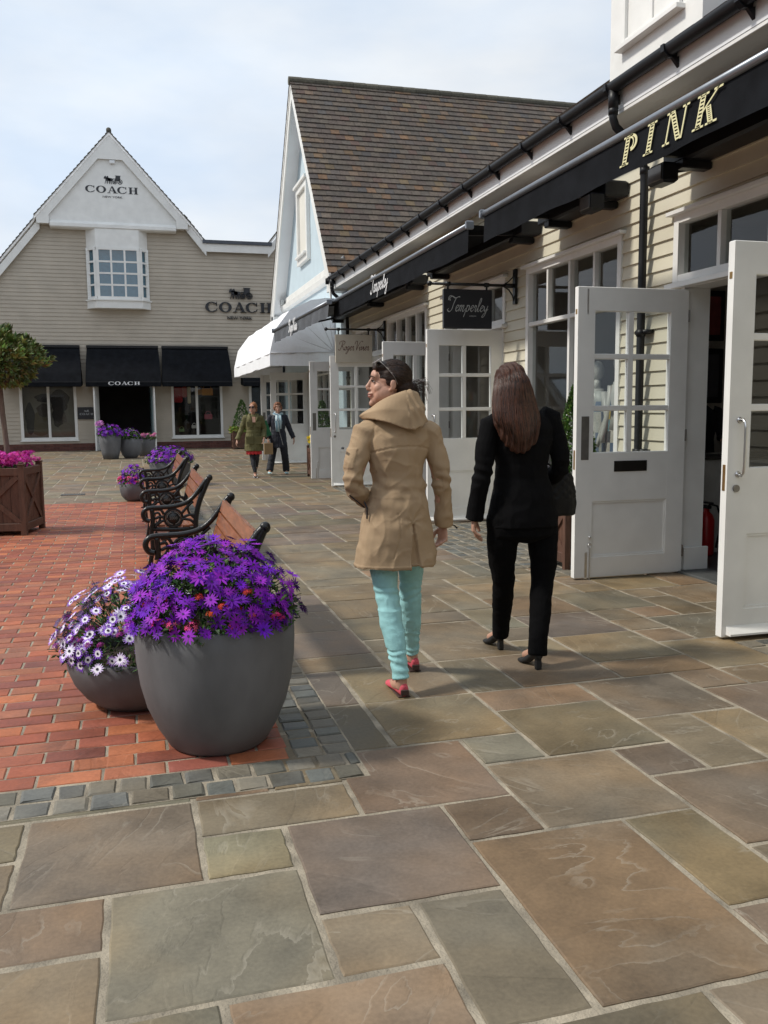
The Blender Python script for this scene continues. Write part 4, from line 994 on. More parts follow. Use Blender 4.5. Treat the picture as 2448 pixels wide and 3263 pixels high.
# ------------------------------------------------------------ flower pots
GREENS = [(.045, .10, .02), (.06, .13, .03), (.035, .08, .02), (.08, .15, .035), (.03, .065, .018)]
PURP = [(.13, .002, .33), (.16, .003, .40), (.10, .002, .27), (.20, .006, .36), (.26, .014, .44), (.12, .002, .42)]
def dome_pt(c, rx, ry, rz, lo=-.15, jit=(.86, 1.03)):
    while True:
        d = rnd_dir()
        if d.z < lo: continue
        k = random.uniform(*jit); return V(c)+V((d.x*rx*k, d.y*ry*k, d.z*rz*k)), V((d.x/rx, d.y/ry, d.z/rz)).normalized()
def flower_pot(loc, label, prof, dome, n, size, cols, tip=None, tall=.0, under=(), green=700, leafsz=.035, group=None, wall=.03):
    T = thing('flower_pot', label, 'flower pot', (loc[0], loc[1], 0), 0, group)
    b = MB(); b.smooth = True; R0 = prof[-1][0]; zt = prof[-1][1]
    pr = [(.001, .0)]+[(r_, z) for r_, z in prof]+[(R0-.006, zt+.006), (R0-wall+.005, zt+.006), (R0-wall, zt-.002), (R0-wall-.01, zt-.06)]
    b.lathe((0, 0, 0), pr, 64); b.build('pot', POT, T)
    b = MB(); b.lathe((0, 0, 0), [(R0-wall, zt-.05), (R0*.5, zt-.02), (.001, zt-.0)], 32); b.build('soil', SOIL, T)
    rx, ry, rz = dome; c = (0, 0, zt-.02)
    b = MB()
    for _ in range(green):
        p, nn = dome_pt(c, rx*.98, ry*.98, rz*.93, -.02, (.55, .99)); d = (nn+rnd_dir()*.9).normalized()
        col = tuple(q*random.uniform(.7, 1.3) for q in random.choice(GREENS)); leaf(b, p, d, leafsz*random.uniform(.6, 1.3), leafsz*random.uniform(.3, .6), col)
    for _ in range(green//2):   # rim skirt
        a = random.uniform(0, 6.283); rr = (R0-.02)*random.uniform(.80, 1.06); p = V((rr*math.cos(a), rr*math.sin(a), zt+random.uniform(-.02, .07)))
        d = V((math.cos(a), math.sin(a), random.uniform(-.5, .9))); col = tuple(q*random.uniform(.7, 1.4) for q in random.choice(GREENS)); leaf(b, p, d+rnd_dir()*.4, leafsz*random.uniform(.6, 1.2), leafsz*.5, col)
    for _ in range(max(20, n//5)):  # wiry stems
        p, nn = dome_pt(c, rx*1.02, ry*1.02, rz*1.02, .0, (.9, 1.08)); b.col = (.05, .06, .02); b.tube([V(c)+V((p.x*.5, p.y*.5, rz*.3)), p*.9+V(c)*.1, p], .0018, 4)
    b.build('foliage', LEAF, T)
    b = MB()
    for _ in range(n):
        p, nn = dome_pt(c, rx, ry, rz, .06, (.88, 1.05)); nn = (nn+V((0, 0, .25))+rnd_dir()*.42).normalized()
        if tip: daisy(b, p, nn, size*random.uniform(.85, 1.12), random.choice(tip), (.74, .72, .80), 15, (.006, .003, .012))
        else: daisy(b, p, nn, size*random.uniform(.62, 1.12), random.choice(cols), None, random.choice((9, 11, 12)), (.02, .004, .05))
    b.build('daisies', PETAL, T)
    for nm, cc, cnt, zr, sz, ar in under:
        b = MB()
        for _ in range(cnt):
            a = random.uniform(*ar); rr = rx*random.uniform(.80, .97); p = V((rr*math.cos(a), rr*math.sin(a)*ry/rx, zt+random.uniform(*zr))); cluster(b, p, sz*2.6, random.choice(cc), 16, sz)
        b.build(nm, PETAL, T)
    return T
PINKS = [(.62, .05, .18), (.70, .09, .25)]; REDS = [(.45, .03, .02), (.6, .08, .03)]
BIG = [(.19, 0), (.215, .02), (.262, .10), (.300, .19), (.325, .29), (.338, .39), (.342, .47), (.341, .555)]
flower_pot((.30, 3.80), 'tall grey pot of deep purple daisies nearest the camera', BIG, (.375, .375, .36), 460, .038, PURP,
    under=(('pink_flowers', PINKS, 5, (.02, .08), .012, (3.7, 4.5)), ('orange_flowers', REDS, 9, (.03, .16), .009, (3.5, 5.6)), ('rose_flowers', [(.5, .02, .14)], 4, (.02, .05), .010, (5.1, 5.6))), green=1500)
LOWP = [(.16, 0), (.20, .012), (.262, .06), (.312, .13), (.338, .20), (.345, .265)]
flower_pot((-.03, 4.46), 'low grey bowl of white and violet daisies beside the tall pot', LOWP, (.40, .38, .40), 330, .031, PURP, tip=[(.30, .14, .62), (.42, .25, .7), (.20, .07, .5), (.6, .5, .75)],
    under=(('violet_flowers', [(.25, .02, .22)], 22, (.03, .2), .009, (2.6, 5.2)),), green=1300, leafsz=.032)
flower_pot((-.05, 14.72), 'small grey bowl of purple and pink flowers left of the farthest bench', [(.10, 0), (.15, .02), (.21, .09), (.235, .19), (.24, .29)], (.25, .25, .32), 150, .034, PURP,
    under=(('pink_flowers', [(.75, .08, .25)], 22, (.0, .1), .014, (2.6, 5.4)),), green=350, leafsz=.05)
flower_pot((.62, 17.6), 'grey pot of purple flowers behind the farthest bench', [(.24, 0), (.30, .10), (.36, .22), (.39, .36), (.40, .46)], (.47, .45, .33), 260, .042, PURP,
    under=(('cream_flowers', [(.5, .5, .3)], 26, (-.02, .1), .014, (3.0, 6.2)),), green=700, leafsz=.06)
flower_pot((-.75, 28.0), 'tall dark pot of lilac and purple flowers by the store doorway', [(.22, 0), (.27, .2), (.31, .45), (.33, .72)], (.40, .40, .36), 130, .06, PURP,
    under=(('lilac_flowers', [(.6, .25, .6)], 26, (.28, .42), .022, (2.4, 4.2)),), green=300, leafsz=.08)
flower_pot((-.17, 28.35), 'round dark pot between two others by the store doorway', [(.18, 0), (.26, .1), (.32, .28), (.33, .48), (.31, .60)], (.33, .33, .34), 50, .055, PURP, green=420, leafsz=.08)
flower_pot((.30, 29.2), 'dark pot with pink flowers right of the store doorway pots', [(.2, 0), (.26, .2), (.30, .42), (.31, .55)], (.32, .32, .20), 8, .05, PURP,
    under=(('pink_flowers', [(.7, .2, .4)], 24, (.06, .2), .022, (2.6, 6)),), green=260, leafsz=.08)

# ------------------------------------------------------------ benches
def bench(y0, label):
    T = thing('park_bench', label, 'bench', (.02, y0, 0), 0, 'cast iron benches in a row along the brick square'); Ln = 1.75
    for yy in (0.0, Ln):
        b = MB(); b.smooth = True
        def st(pts, w_, t=.030): b.tube([(x, yy, z) for x, z in pts], w_, 8, True, None, (0, 1, 0)); 
        def cr(pts, k=6):
            P = []; n = len(pts)
            for i in range(n-1):
                p0, p1, p2, p3 = pts[max(i-1, 0)], pts[i], pts[i+1], pts[min(i+2, n-1)]
                for q in range(k):
                    t = q/k; P.append(tuple(.5*((2*p1[a])+(-p0[a]+p2[a])*t+(2*p0[a]-5*p1[a]+4*p2[a]-p3[a])*t*t+(-p0[a]+3*p1[a]-3*p2[a]+p3[a])*t**3) for a in (0, 1)))
            return P+[pts[-1]]
        st(cr([(.075, .44), (.035, .455), (.015, .50), (.035, .545), (.09, .562), (.26, .566), (.38, .59), (.46, .64), (.53, .72), (.59, .80), (.625, .83)]), .021)
        b.ell((.625, yy, .825), (.03, .028, .032))
        st(cr([(.62, .82), (.575, .72), (.525, .60), (.495, .48), (.485, .36), (.50, .18), (.545, .0)]), .024)
        st(cr([(.095, .55), (.10, .44), (.085, .34), (.09, .2), (.07, .08), (.06, .015)]), .021)
        st([(.09, .365), (.50, .345)], .021); b.smooth = False
        b.bbox((.015, yy-.03, 0), (.105, yy+.03, .02), .004); b.bbox((.50, yy-.03, 0), (.59, yy+.03, .02), .004); b.smooth = True
        # medallion and tracery
        c = (.285, .462); b.tube([(c[0], yy-.012, c[1]), (c[0], yy+.012, c[1])], .068, 24)
        st([(c[0]+.082*math.cos(a), c[1]+.082*math.sin(a)) for a in [k*.314 for k in range(21)]], .012)
        for p, q in (((.12, .545), (.20, .50)), ((.11, .38), (.205, .44)), ((.36, .50), (.47, .61)), ((.365, .45), (.49, .38)), ((.12, .46), (.20, .462)), ((.37, .465), (.49, .47))): st(cr([p, ((p[0]+q[0])/2+.012, (p[1]+q[1])/2+.02), q], 4), .013)
        st(cr([(.105, .50), (.15, .515), (.17, .47), (.14, .42), (.10, .41)]), .011)
        st(cr([(.455, .60), (.42, .56), (.43, .50), (.48, .45)]), .011)
        # lower arches
        st([(.285+.085*math.cos(a), .225+.11*math.sin(a)) for a in [math.pi*k/12 for k in range(13)]], .013)
        st(cr([(.20, .23), (.14, .21), (.09, .12)]), .012); st(cr([(.37, .23), (.43, .22), (.51, .12)]), .012); st([(.285, .33), (.285, .36)], .012)
        st(cr([(.12, .34), (.16, .29), (.20, .24)]), .011); st(cr([(.47, .33), (.42, .29), (.37, .24)]), .011)
        fr = b.build('end_frame', IRON, T)
        g = MB()
        for a0 in (.25, 1.85, 3.4, 4.95):
            ringpoly(g, c[0], c[1], (.062, .062), (.055, .055), a0, a0+1.2, .003, 6)
        o = g.build('medallion_ring', mat('worn_iron', (.16, .16, .15), .5), fr)
        for v_ in o.data.vertices: v_.co.y += yy-.0125
        t_ = text_mesh('2000', .036, 'medallion_date', mat('worn_iron', (.16, .16, .15), .5), fr, .001); t_.location = (c[0], yy-.0135, c[1]-.012)
    for k, (x, z) in enumerate(((.565, .765), (.535, .675), (.508, .585))):
        b = MB(); b.obox((x, Ln/2, z), (V((-.32, 0, 0))+V((0, 0, -.95))*.0+V((-.95, 0, .3)), (0, 1, 0), (.3, 0, .95)), (.012, Ln/2-.02, .041)); b.build('back_slat', PLANK, T)
    for k, (x, z) in enumerate(((.10, .385), (.175, .392), (.25, .390), (.325, .385), (.40, .38), (.465, .385))):
        b = MB(); b.bbox((x-.032, .02, z-.011), (x+.032, Ln-.02, z+.011), .004); b.build('seat_slat', PLANK, T)
    return T
bench(4.65, 'cast iron bench with plank back, the nearest, behind the tall pot')
bench(8.30, 'middle cast iron bench of the row, dated medallion showing on its end')
bench(11.85, 'farthest cast iron bench, in front of the purple flower pots')

# ------------------------------------------------------------ planters and shrubs
def box_planter(loc, rz, sz, h, label, flowers=None, group=None, legs=True, leaffill=True):
    T = thing('wooden_planter', label, 'planter', (*loc, 0), rz, group); s = sz/2; pw = .065 if sz > .6 else .05
    for sx in (-1, 1):
        for sy in (-1, 1):
            b = MB(); x, y = sx*(s-pw/2), sy*(s-pw/2); b.bbox((x-pw/2, y-pw/2, 0), (x+pw/2, y+pw/2, h+.03), .006); b.bbox((x-pw/2-.006, y-pw/2-.006, h+.03), (x+pw/2+.006, y+pw/2+.006, h+.05), .004)
            b.bbox((x-pw*.3, y-pw*.3, h+.05), (x+pw*.3, y+pw*.3, h+.07), .006); b.build('corner_post', BOXW, T)
    for k in range(4):
        a = k*math.pi/2; m_ = Matrix.Rotation(a, 3, 'Z'); b = MB(); e = s-pw
        nb = 6
        for i in range(nb):
            x0 = -e+2*e*i/nb; b.bbox((x0+.002, -s+.025, .06), (x0+2*e/nb-.002, -s+.045, h-.03), .003)
        b.bbox((-e, -s+.004, h-.09), (e, -s+.05, h), .004); b.bbox((-e, -s+.004, .06), (e, -s+.05, .15), .004)
        zc = (h+.06)/2; 
        b.bar((-e, -s+.018, .15), (e, -s+.018, h-.09), .055, .022, (0, 1, 0)) if False else None
        for (p, q) in (((-e+.01, .16), (e-.01, h-.10)), ((-e+.01, h-.10), (e-.01, .16))):
            P0, P1 = V((p[0], -s+.016+(.002 if p[1] > .3 else 0), p[1])), V((q[0], -s+.016+(.002 if p[1] > .3 else 0), q[1])); b.bar(P0, P1, .06 if sz > .6 else .035, .018, (0, 1, 0)) if False else b.obox((P0+P1)/2, ((P1-P0), (0, 1, 0), (P1-P0).cross(V((0, 1, 0)))), ((P1-P0).length/2, .009, .030 if sz > .6 else .02))
        for v_ in b.v: v_.xyz = m_ @ v_
        b.build('side_panel', BOXW, T)
    b = MB(); b.box((-s+.05, -s+.05, h-.14), (s-.05, s-.05, h-.06)); b.build('soil', SOIL, T)
    if leaffill:
        b = MB()
        for _ in range(420):
            p = V((random.uniform(-s+.05, s-.05), random.uniform(-s+.05, s-.05), h-.05+random.uniform(0, .06))); leaf(b, p, rnd_dir()+V((0, 0, .8)), .05, .03, tuple(q*random.uniform(.8, 1.6) for q in random.choice(GREENS)))
        b.build('foliage', LEAF, T)
    if flowers:
        b = MB(); nm, cc, cnt, zr, sz_ = flowers
        for _ in range(cnt): cluster(b, (random.uniform(-s+.03, s-.03), random.uniform(-s+.03, s-.03), h+random.uniform(*zr)), sz_*2.6, random.choice(cc), 14, sz_)
        b.build(nm, PETAL, T)
    return T
def crown_whorls(b, c, rr, n, ln, wd, cols, cone=False):
    for _ in range(n):
        if cone:
            t = random.random()**1.25; a = random.uniform(0, 6.283); rad = rr[0]*(1-t)**.8*(.55+.45*math.sin(min(1, t*5+.35)*1.57))*random.uniform(.80, 1.06)+.01
            p = V((c[0]+rad*math.cos(a), c[1]+rad*math.sin(a), c[2]+rr[2]*t)); d0 = V((math.cos(a), math.sin(a), .75)).normalized()
        else:
            d = rnd_dir(); k = random.choice((random.uniform(.86, 1.04), random.uniform(.6, .95))); nz = 1+.24*noise.noise(d*2.6+V((4, 1, 2)))+.14*noise.noise(d*7)
            p = V(c)+V((d.x*rr[0], d.y*rr[1], d.z*rr[2]))*k*nz; d0 = (V((d.x, d.y, d.z+.35))).normalized()
        m_ = 7 if not cone else 5
        base = random.choice(cols)
        for j in range(m_):
            dd = (d0+rnd_dir()*.75).normalized(); leaf(b, p, dd, ln*random.uniform(.7, 1.2), wd*random.uniform(.7, 1.2), tuple(q*random.uniform(.75, 1.3) for q in base))
BAY = [(.125, .17, .045), (.17, .22, .06), (.10, .14, .04), (.24, .29, .09), (.07, .10, .03)]
CON = [(.05, .12, .02), (.07, .15, .025), (.04, .09, .018), (.10, .19, .035)]
box_planter((-1.57, 11.40), R(-11), .74, .80, 'large brown timber planter box with pink flowers at the left edge', ('pink_flowers', [(.62, .03, .36), (.70, .06, .42)], 150, (.0, .14), .022))
T = thing('clipped_tree', 'round clipped tree on a bare trunk rising from the planter box', 'tree', (-1.51, 11.4, .72))
b = MB(); b.smooth = True; b.tube([(.0, 0, -.02), (.015, 0, .3), (-.01, .01, .7), (-.02, .0, 1.0), (-.03, 0, 1.2), (-.04, 0, 1.35)], [.036, .032, .030, .028, .027, .018], 12)
for k in range(9):
    a = k*.7; b.tube([(-.02, 0, 1.0+.02*k), (-.02+.14*math.cos(a), .14*math.sin(a), 1.15+.02*k), (-.04+.38*math.cos(a), .38*math.sin(a), 1.28+.03*k)], [.018, .012, .004], 6)
b.build('trunk', BARK, T)
b = MB(); crown_whorls(b, (-.07, 0, 1.37), (.50, .50, .31), 860, .088, .038, BAY); b.build('crown', LEAF, T)
def cone_shrub(loc, z0, r_, h, n, label):
    T = thing('conical_shrub', label, 'shrub', (*loc, z0))
    b = MB(); b.tube([(0, 0, -.08), (0, 0, h*.8)], [.02, .006], 8); b.build('stem', BARK, T)
    b = MB(); crown_whorls(b, (0, 0, 0), (r_, r_, h), n, .035 if h < 1.2 and loc[1] < 10 else .06, .022 if loc[1] < 10 else .035, CON, True); b.build('foliage', LEAF, T)
G_ = 'small timber planters along the shopfronts'
box_planter((3.86, 7.22), 0, .46, .60, 'timber planter box behind the white door leaf with letter plate', None, G_); cone_shrub((3.84, 7.22), .58, .25, 1.05, 1500, 'green conical shrub behind the woman in black')
box_planter((3.78, 18.55), 0, .46, .62, 'timber planter box with yellow flowers between the white doors', None, G_); cone_shrub((3.86, 18.55), .6, .23, 1.0, 500, 'green conical shrub seen through the glass of a white door')
T = thing('daffodils', 'yellow daffodils in the planter between the white doors', 'flowers', (3.62, 18.45, .60)); b = MB(); g = MB()
for _ in range(46):
    p = V((random.uniform(-.10, .12), random.uniform(-.13, .13), random.uniform(.08, .32))); daisy(b, p, V((-.2, -1, .3))+rnd_dir()*.6, .045, (.85, .62, .02), None, 6, (.8, .42, .01)); g.col = (.08, .16, .03); g.tube([(p.x*.5, p.y*.5, 0), p], .004, 4)
b.build('blooms', PETAL, T); g.build('stalks', LEAF, T)
box_planter((3.85, 33.2), 0, .80, .62, 'dark timber planter box against the taupe wall behind the women', None, G_, leaffill=False); cone_shrub((3.85, 33.2), .55, .42, 1.25, 600, 'dark conical shrub against the taupe clapboard wall')
T = thing('yellow_green_plants', 'pale yellow green plants round the far conical shrub', 'plant', (3.6, 32.95, .6)); b = MB()
for _ in range(260): leaf(b, (random.uniform(-.25, .6), random.uniform(-.15, .1), random.uniform(0, .2)), rnd_dir()+V((0, 0, .8)), .12, .06, tuple(q*random.uniform(.7, 1.3) for q in (.22, .26, .04)))
b.build('foliage', LEAF, T)
T = thing('drain_cover', 'dark metal drain cover set in the paving beyond the brick square', 'drain cover', (-1.1, 16.2, .003)); b = MB()
b.bbox((-.2, -.12, 0), (.2, .12, .008), .002); [b.bbox((-.18+.045*k, -.1, .008), (-.16+.045*k, .1, .012), .001) for k in range(8)]; b.build('grate', DSTEEL, T)

# ------------------------------------------------------------ things inside the shops
def garment(b, c, w_, h, cols, n=14):
    """a hanging dress with folds"""
    rings = []; 
    for i in range(9):
        t = i/8; ww = w_*(.52+.12*math.sin(t*2)+.40*t*t); z = c[2]+h*(1-t)
        rings.append([(c[0]+ww*.55*math.cos(2*math.pi*k/20)*(1+.10*math.sin(k*2.3+i)*t), c[1]+ww*math.sin(2*math.pi*k/20)*(1+.12*math.sin(k*1.7)*t), z) for k in range(20)])
    o = len(b.f); b.smooth = True; b.loftv(rings)
    for i in range(o, len(b.f)):
        v_ = b.v[b.f[i][0]]; k = noise.noise(v_*V((9, 9, 4)).length if False else v_*7.0); b.c[i] = cols[int((k+1)*2.6*len(cols)) % len(cols)]
def mannequin(x, y, label, cols, h=1.62, base=.0):
    T = thing('mannequin', label, 'mannequin', (x, y, base))
    b = MB(); b.smooth = True; b.ell((0, 0, h-.1), (.07, .08, .11)); b.tube([(0, 0, h-.2), (0, 0, h-.3)], [.04, .045], 10)
    b.tube([(0, 0, h-.30), (0, 0, h-.45), (0, 0, h-.62), (0, 0, h-.80)], [.07, .10, .08, .11], 14, True, None, (0, 1, 0)); 
    for s in (-1, 1): b.tube([(0, s*.17, h-.34), (.0, s*.22, h-.62), (-.08, s*.2, h-.86), (-.1, s*.19, h-.95)], [.045, .035, .028, .02], 8)
    b.build('figure', mat('mannequin', (.55, .53, .5), .4), T)
    b = MB(); garment(b, (0, 0, .35), .24, h-.68, cols); b.build('dress', LEAF, T)
PAT = [(.5, .45, .40), (.45, .05, .08), (.08, .12, .2), (.5, .35, .08), (.55, .52, .48), (.05, .05, .06), (.1, .25, .3)]
mannequin(4.95, 8.35, 'mannequin in a brightly patterned dress behind the nearest window', PAT, 1.66, .35); mannequin(5.05, 9.0, 'mannequin in a mostly pale patterned dress deeper in the nearest window', [(.55, .53, .5), (.5, .5, .48), (.15, .2, .3)], 1.6, .35)
mannequin(5.1, 14.6, 'mannequin in a grey dress in the second shop window', [(.12, .12, .13), (.2, .2, .2)], 1.6, .35)
# store window displays
def poster():
    T = thing('window_poster', 'large brown and cream picture filling the left store window', 'poster', (-3.03, 34.95, 1.5)); b = MB(); b.col = (.17, .15, .12); b.box((-.95, 0, -1.05), (.95, .03, 1.05))
    for (cx, cz, rx, rz, col) in ((-.15, .45, .35, .16, (.03, .022, .018)), (.35, .35, .34, .42, (.028, .02, .016)), (.30, -.25, .22, .4, (.035, .025, .02)), (-.35, -.5, .35, .45, (.09, .07, .04)), (.6, -.7, .3, .25, (.16, .13, .1)), (-.7, -.3, .16, .6, (.02, .02, .02)), (.5, -.45, .07, .35, (.12, .09, .07)), (-.2, 0, .25, .25, (.05, .035, .025))):
        b.col = col; b.prism([(cx+rx*math.cos(a)*(1+.15*math.sin(a*5)), -.004, cz+rz*math.sin(a)) for a in [k*.314 for k in range(20)]][::-1], (0, -.003-random.random()*.006, 0))
    b.build('print', PETAL, T)
poster()
def bag_thing(x, y, z, col, lab, s=.3):
    T = thing('handbag', lab, 'handbag', (x, y, z)); b = MB(); b.bbox((-s*.5, -s*.2, 0), (s*.5, s*.2, s*.65), .02); b.build('bag_body', mat('leather_'+lab.split()[0], col, .4, .1, 12), T)
    b = MB(); b.smooth = True; b.tube([(s*.35*math.cos(a), 0, s*.62+s*.4*math.sin(a)) for a in [math.pi*k/10 for k in range(11)]], .012, 6); b.build('strap', mat('leather_'+lab.split()[0], col, .4, .1, 12), T)
bag_thing(2.75, 35.1, 2.02, (.75, .30, .03), 'orange handbag on the shelf in the right store window', .42)
bag_thing(2.45, 35.1, 2.04, (.45, .2, .03), 'ochre handbag beside the orange one in the right store window', .34)
bag_thing(1.72, 34.95, .62, (.15, .22, .08), 'green handbag low in the right store window', .2); bag_thing(2.2, 34.95, .75, (.55, .5, .45), 'pale handbag low in the right store window', .2); bag_thing(2.75, 35.0, 1.1, (.4, .05, .08), 'crimson handbag halfway up in the right store window', .3)
T = thing('hanging_coat', 'red and cream coats hanging in the right store window', 'coat', (1.75, 35.1, 1.75)); b = MB(); b.col = (.40, .02, .02); b.bbox((-.3, -.1, 0), (.05, .1, .6), .05); b.col = (.45, .1, .08); b.bbox((.05, -.1, .2), (.22, .1, .62), .04); b.col = (.6, .52, .35); b.bbox((.24, -.1, -.05), (.36, .1, .62), .04); b.build('coats', PETAL, T)
T = thing('display_shelf', 'dark shelf across the right store window', 'shelf', (2.6, 35.1, 1.98)); one(lambda q: q.bbox((-.5, -.15, -.02), (.6, .25, .02)), 'board', INTD, T); one(lambda q: [q.bbox((x, .2, -1.95), (x+.03, .24, 0)) for x in (-.5, .57)], 'upright', INTD, T)
# first shop: counter, extinguisher, pictures
T = thing('shop_counter', 'white panelled counter inside the nearest doorway', 'counter', (5.75, 7.45, 0)); b = MB(); b.bbox((-.65, -.1, .0), (.9, .25, .93), .01); b.build('panel', mat('counter_white', (.5, .5, .48), .5), T); one(lambda q: q.bbox((-.7, -.14, .932), (.95, .3, .97), .008), 'counter_top', INTD, T)
T = thing('fire_extinguisher', 'red fire extinguisher on the floor inside the nearest doorway', 'fire extinguisher', (5.24, 7.22, .02)); b = MB(); b.smooth = True
b.lathe((0, 0, 0), [(.001, 0), (.07, .0), (.078, .02), (.078, .34), (.06, .39), (.028, .42), (.028, .45), (.001, .45)], 20); b.build('cylinder', mat('red_enamel', (.45, .012, .015), .3, .05, 5), T)
b = MB(); b.smooth = True; b.tube([(0, 0, .44), (.04, 0, .49), (.11, -.01, .47), (.15, -.01, .38), (.15, 0, .2), (.12, 0, .06)], .011, 8); b.build('hose', BLACK, T); one(lambda q: (q.bbox((-.02, -.05, .45), (.02, .05, .48), .005), q.bbox((-.015, -.09, .50), (.015, .04, .515), .004)), 'valve', BLACK, T)
for k, (zz, hh, lab, col) in enumerate(((2.35, .5, 'upper dark framed picture with red inside the nearest doorway', (.16, .03, .03)), (1.75, .55, 'lower dark framed picture inside the nearest doorway', (.04, .04, .05)))):
    T = thing('framed_picture', lab, 'picture', (5.55, 7.83, zz)); one(lambda q: q.bbox((-.2, -.03, -hh/2), (.25, 0, hh/2), .006), 'frame', BLACK, T); one(lambda q: q.box((-.15, -.034, -hh/2+.06), (.2, -.031, hh/2-.06)), 'print', mat('print_%d' % k, col, .5, .6, 6), T)

# ------------------------------------------------------------ people
def fuse(mb, name, m, parent, vox=.006, smooth=3, disp=None, **kw):
    """one continuous surface from overlapping closed shapes (voxel remesh, smoothed, optionally displaced)"""
    me = mb.mesh(name, m); o = bpy.data.objects.new(name, me); COL.objects.link(o)
    r_ = o.modifiers.new('r', 'REMESH'); r_.mode = 'VOXEL'; r_.voxel_size = vox; r_.use_smooth_shade = True
    if smooth: s_ = o.modifiers.new('s', 'SMOOTH'); s_.factor = .5; s_.iterations = smooth
    dg = bpy.context.evaluated_depsgraph_get(); nm_ = bpy.data.meshes.new_from_object(o.evaluated_get(dg)); nm_.name = name
    o.modifiers.clear(); o.data = nm_; bpy.data.meshes.remove(me)
    if disp:
        ns = [v_.normal.copy() for v_ in nm_.vertices]
        for v_, n_ in zip(nm_.vertices, ns): v_.co = v_.co+n_*disp(v_.co, n_)
    nm_.polygons.foreach_set('use_smooth', [True]*len(nm_.polygons)); nm_.update()
    if parent: o.parent = parent
    for k, v_ in kw.items(): o[k] = v_
    return o
def head_shapes(b, Hc, Rm, s=1.0):
    q = lambda x, y, z: V(Hc)+Rm @ V((x*s, y*s, z*s))
    e = lambda c, r_: b.ell(q(*c), tuple(k*s for k in r_), Rm)
    e((0, -.012, .028), (.070, .090, .080)); e((0, .030, -.028), (.058, .060, .078)); e((0, .046, -.078), (.040, .042, .034)); e((0, .078, -.100), (.018, .016, .016))
    e((0, .068, .038), (.048, .022, .032)); e((0, .080, .020), (.038, .010, .007))
    b.tube([q(0, .086, .020), q(0, .097, -.004), q(0, .109, -.024)], [.0075*s, .0095*s, .011*s], 8); e((0, .099, -.029), (.015, .012, .008))
    for sx in (-1, 1):
        e((sx*.040, .054, -.024), (.021, .026, .026)); e((sx*.0735, -.014, -.004), (.0065, .017, .026)); e((sx*.071, -.006, -.026), (.007, .009, .011)); e((sx*.046, .022, -.050), (.022, .048, .040)); e((sx*.036, .048, -.062), (.022, .026, .028))
    e((0, .088, -.052), (.026, .014, .008)); e((0, .087, -.066), (.022, .013, .008))
def face_parts(T, Hc, Rm, s=1.0, smile=True, lip=(.34, .12, .09)):
    q = lambda x, y, z: V(Hc)+Rm @ V((x*s, y*s, z*s))
    for sx in (-1, 1):
        b = MB(); b.smooth = True; b.ell(q(sx*.031, .0795, .008), (.0115*s, .006*s, .0045*s), Rm, 12, 8); b.cur = 1; b.ell(q(sx*.032, .0865, .008), (.0052*s, .003*s, .0055*s), Rm, 10, 6)
        b.cur = 2; b.tube([q(sx*.017, .088, .012), q(sx*.030, .091, .0165), q(sx*.044, .082, .011)], .0022*s, 6); b.tube([q(sx*.016, .0935, .030), q(sx*.034, .0930, .0345), q(sx*.052, .078, .028)], [.003*s, .0035*s, .002*s], 6)
        b.build('eye', [mat('eye_white', (.6, .58, .55), .2), mat('iris', (.03, .018, .01), .15), mat('brow', (.035, .02, .012), .8)], T)
    b = MB(); b.smooth = True; b.tube([q(-.026, .084, -.056), q(-.012, .0965, -.0535), q(0, .0978, -.0555), q(.012, .0965, -.0535), q(.026, .084, -.056)], [.002*s, .0042*s, .004*s, .0042*s, .002*s], 8)
    b.tube([q(-.024, .084, -.061), q(-.010, .0955, -.066), q(.010, .0955, -.066), q(.024, .084, -.061)], [.002*s, .0048*s, .0048*s, .002*s], 8); b.build('lips', mat('lips', lip, .4, .1, 30), T)
    if smile: one(lambda z: z.ell(q(0, .0945, -.0605), (.016*s, .004*s, .003*s), Rm, 12, 6), 'teeth', mat('teeth', (.7, .68, .62), .3), T)
def hand(b, w, d, n, th, s=1.0, curl=.5, vox=.004):
    """w wrist, d direction of the fingers, n palm normal (palm faces n), th side of the thumb"""
    w, d, n, th = V(w), V(d).normalized(), V(n).normalized(), V(th).normalized(); th = (th-d*th.dot(d)).normalized(); n = d.cross(th)*(1 if d.cross(th).dot(n) > 0 else -1)
    b.tube([w-d*.03*s, w, w+d*.02*s, w+d*.05*s, w+d*.083*s], [.026*s, .024*s, .030*s, .037*s, .037*s], 14, True, [.75, .68, .5, .38, .34], th)
    for i, (o, l, cu) in enumerate(((.030, .066, .75), (.010, .074, 1.0), (-.010, .069, 1.12), (-.029, .055, 1.25))):
        p = w+d*(.078-.006*abs(i-1))*s+th*o*s; pts = [p-d*.02*s, p]; dd = d.copy(); r_ = .0090*s if i < 3 else .0078*s
        for k, f_ in enumerate((.44, .31, .25)):
            a = curl*cu*(.75, 1.0, .8)[k]; dd = (dd*math.cos(a)+n*math.sin(a)).normalized(); pts.append(pts[-1]+dd*l*f_*s)
        b.tube(pts, [r_, r_*1.03, r_*.98, r_*.9, r_*.78], 8)
    p = w+d*.022*s+th*.022*s; t1 = p+(d*.55+th*.72+n*.3).normalized()*.038*s; t2 = t1+(d*.9+th*.2+n*.35).normalized()*.030*s; t3 = t2+(d*.95-th*.1+n*.4).normalized()*.022*s
    b.tube([p-d*.01*s, p, t1, t2, t3], [.013*s, .0145*s, .0115*s, .0100*s, .0080*s], 8)
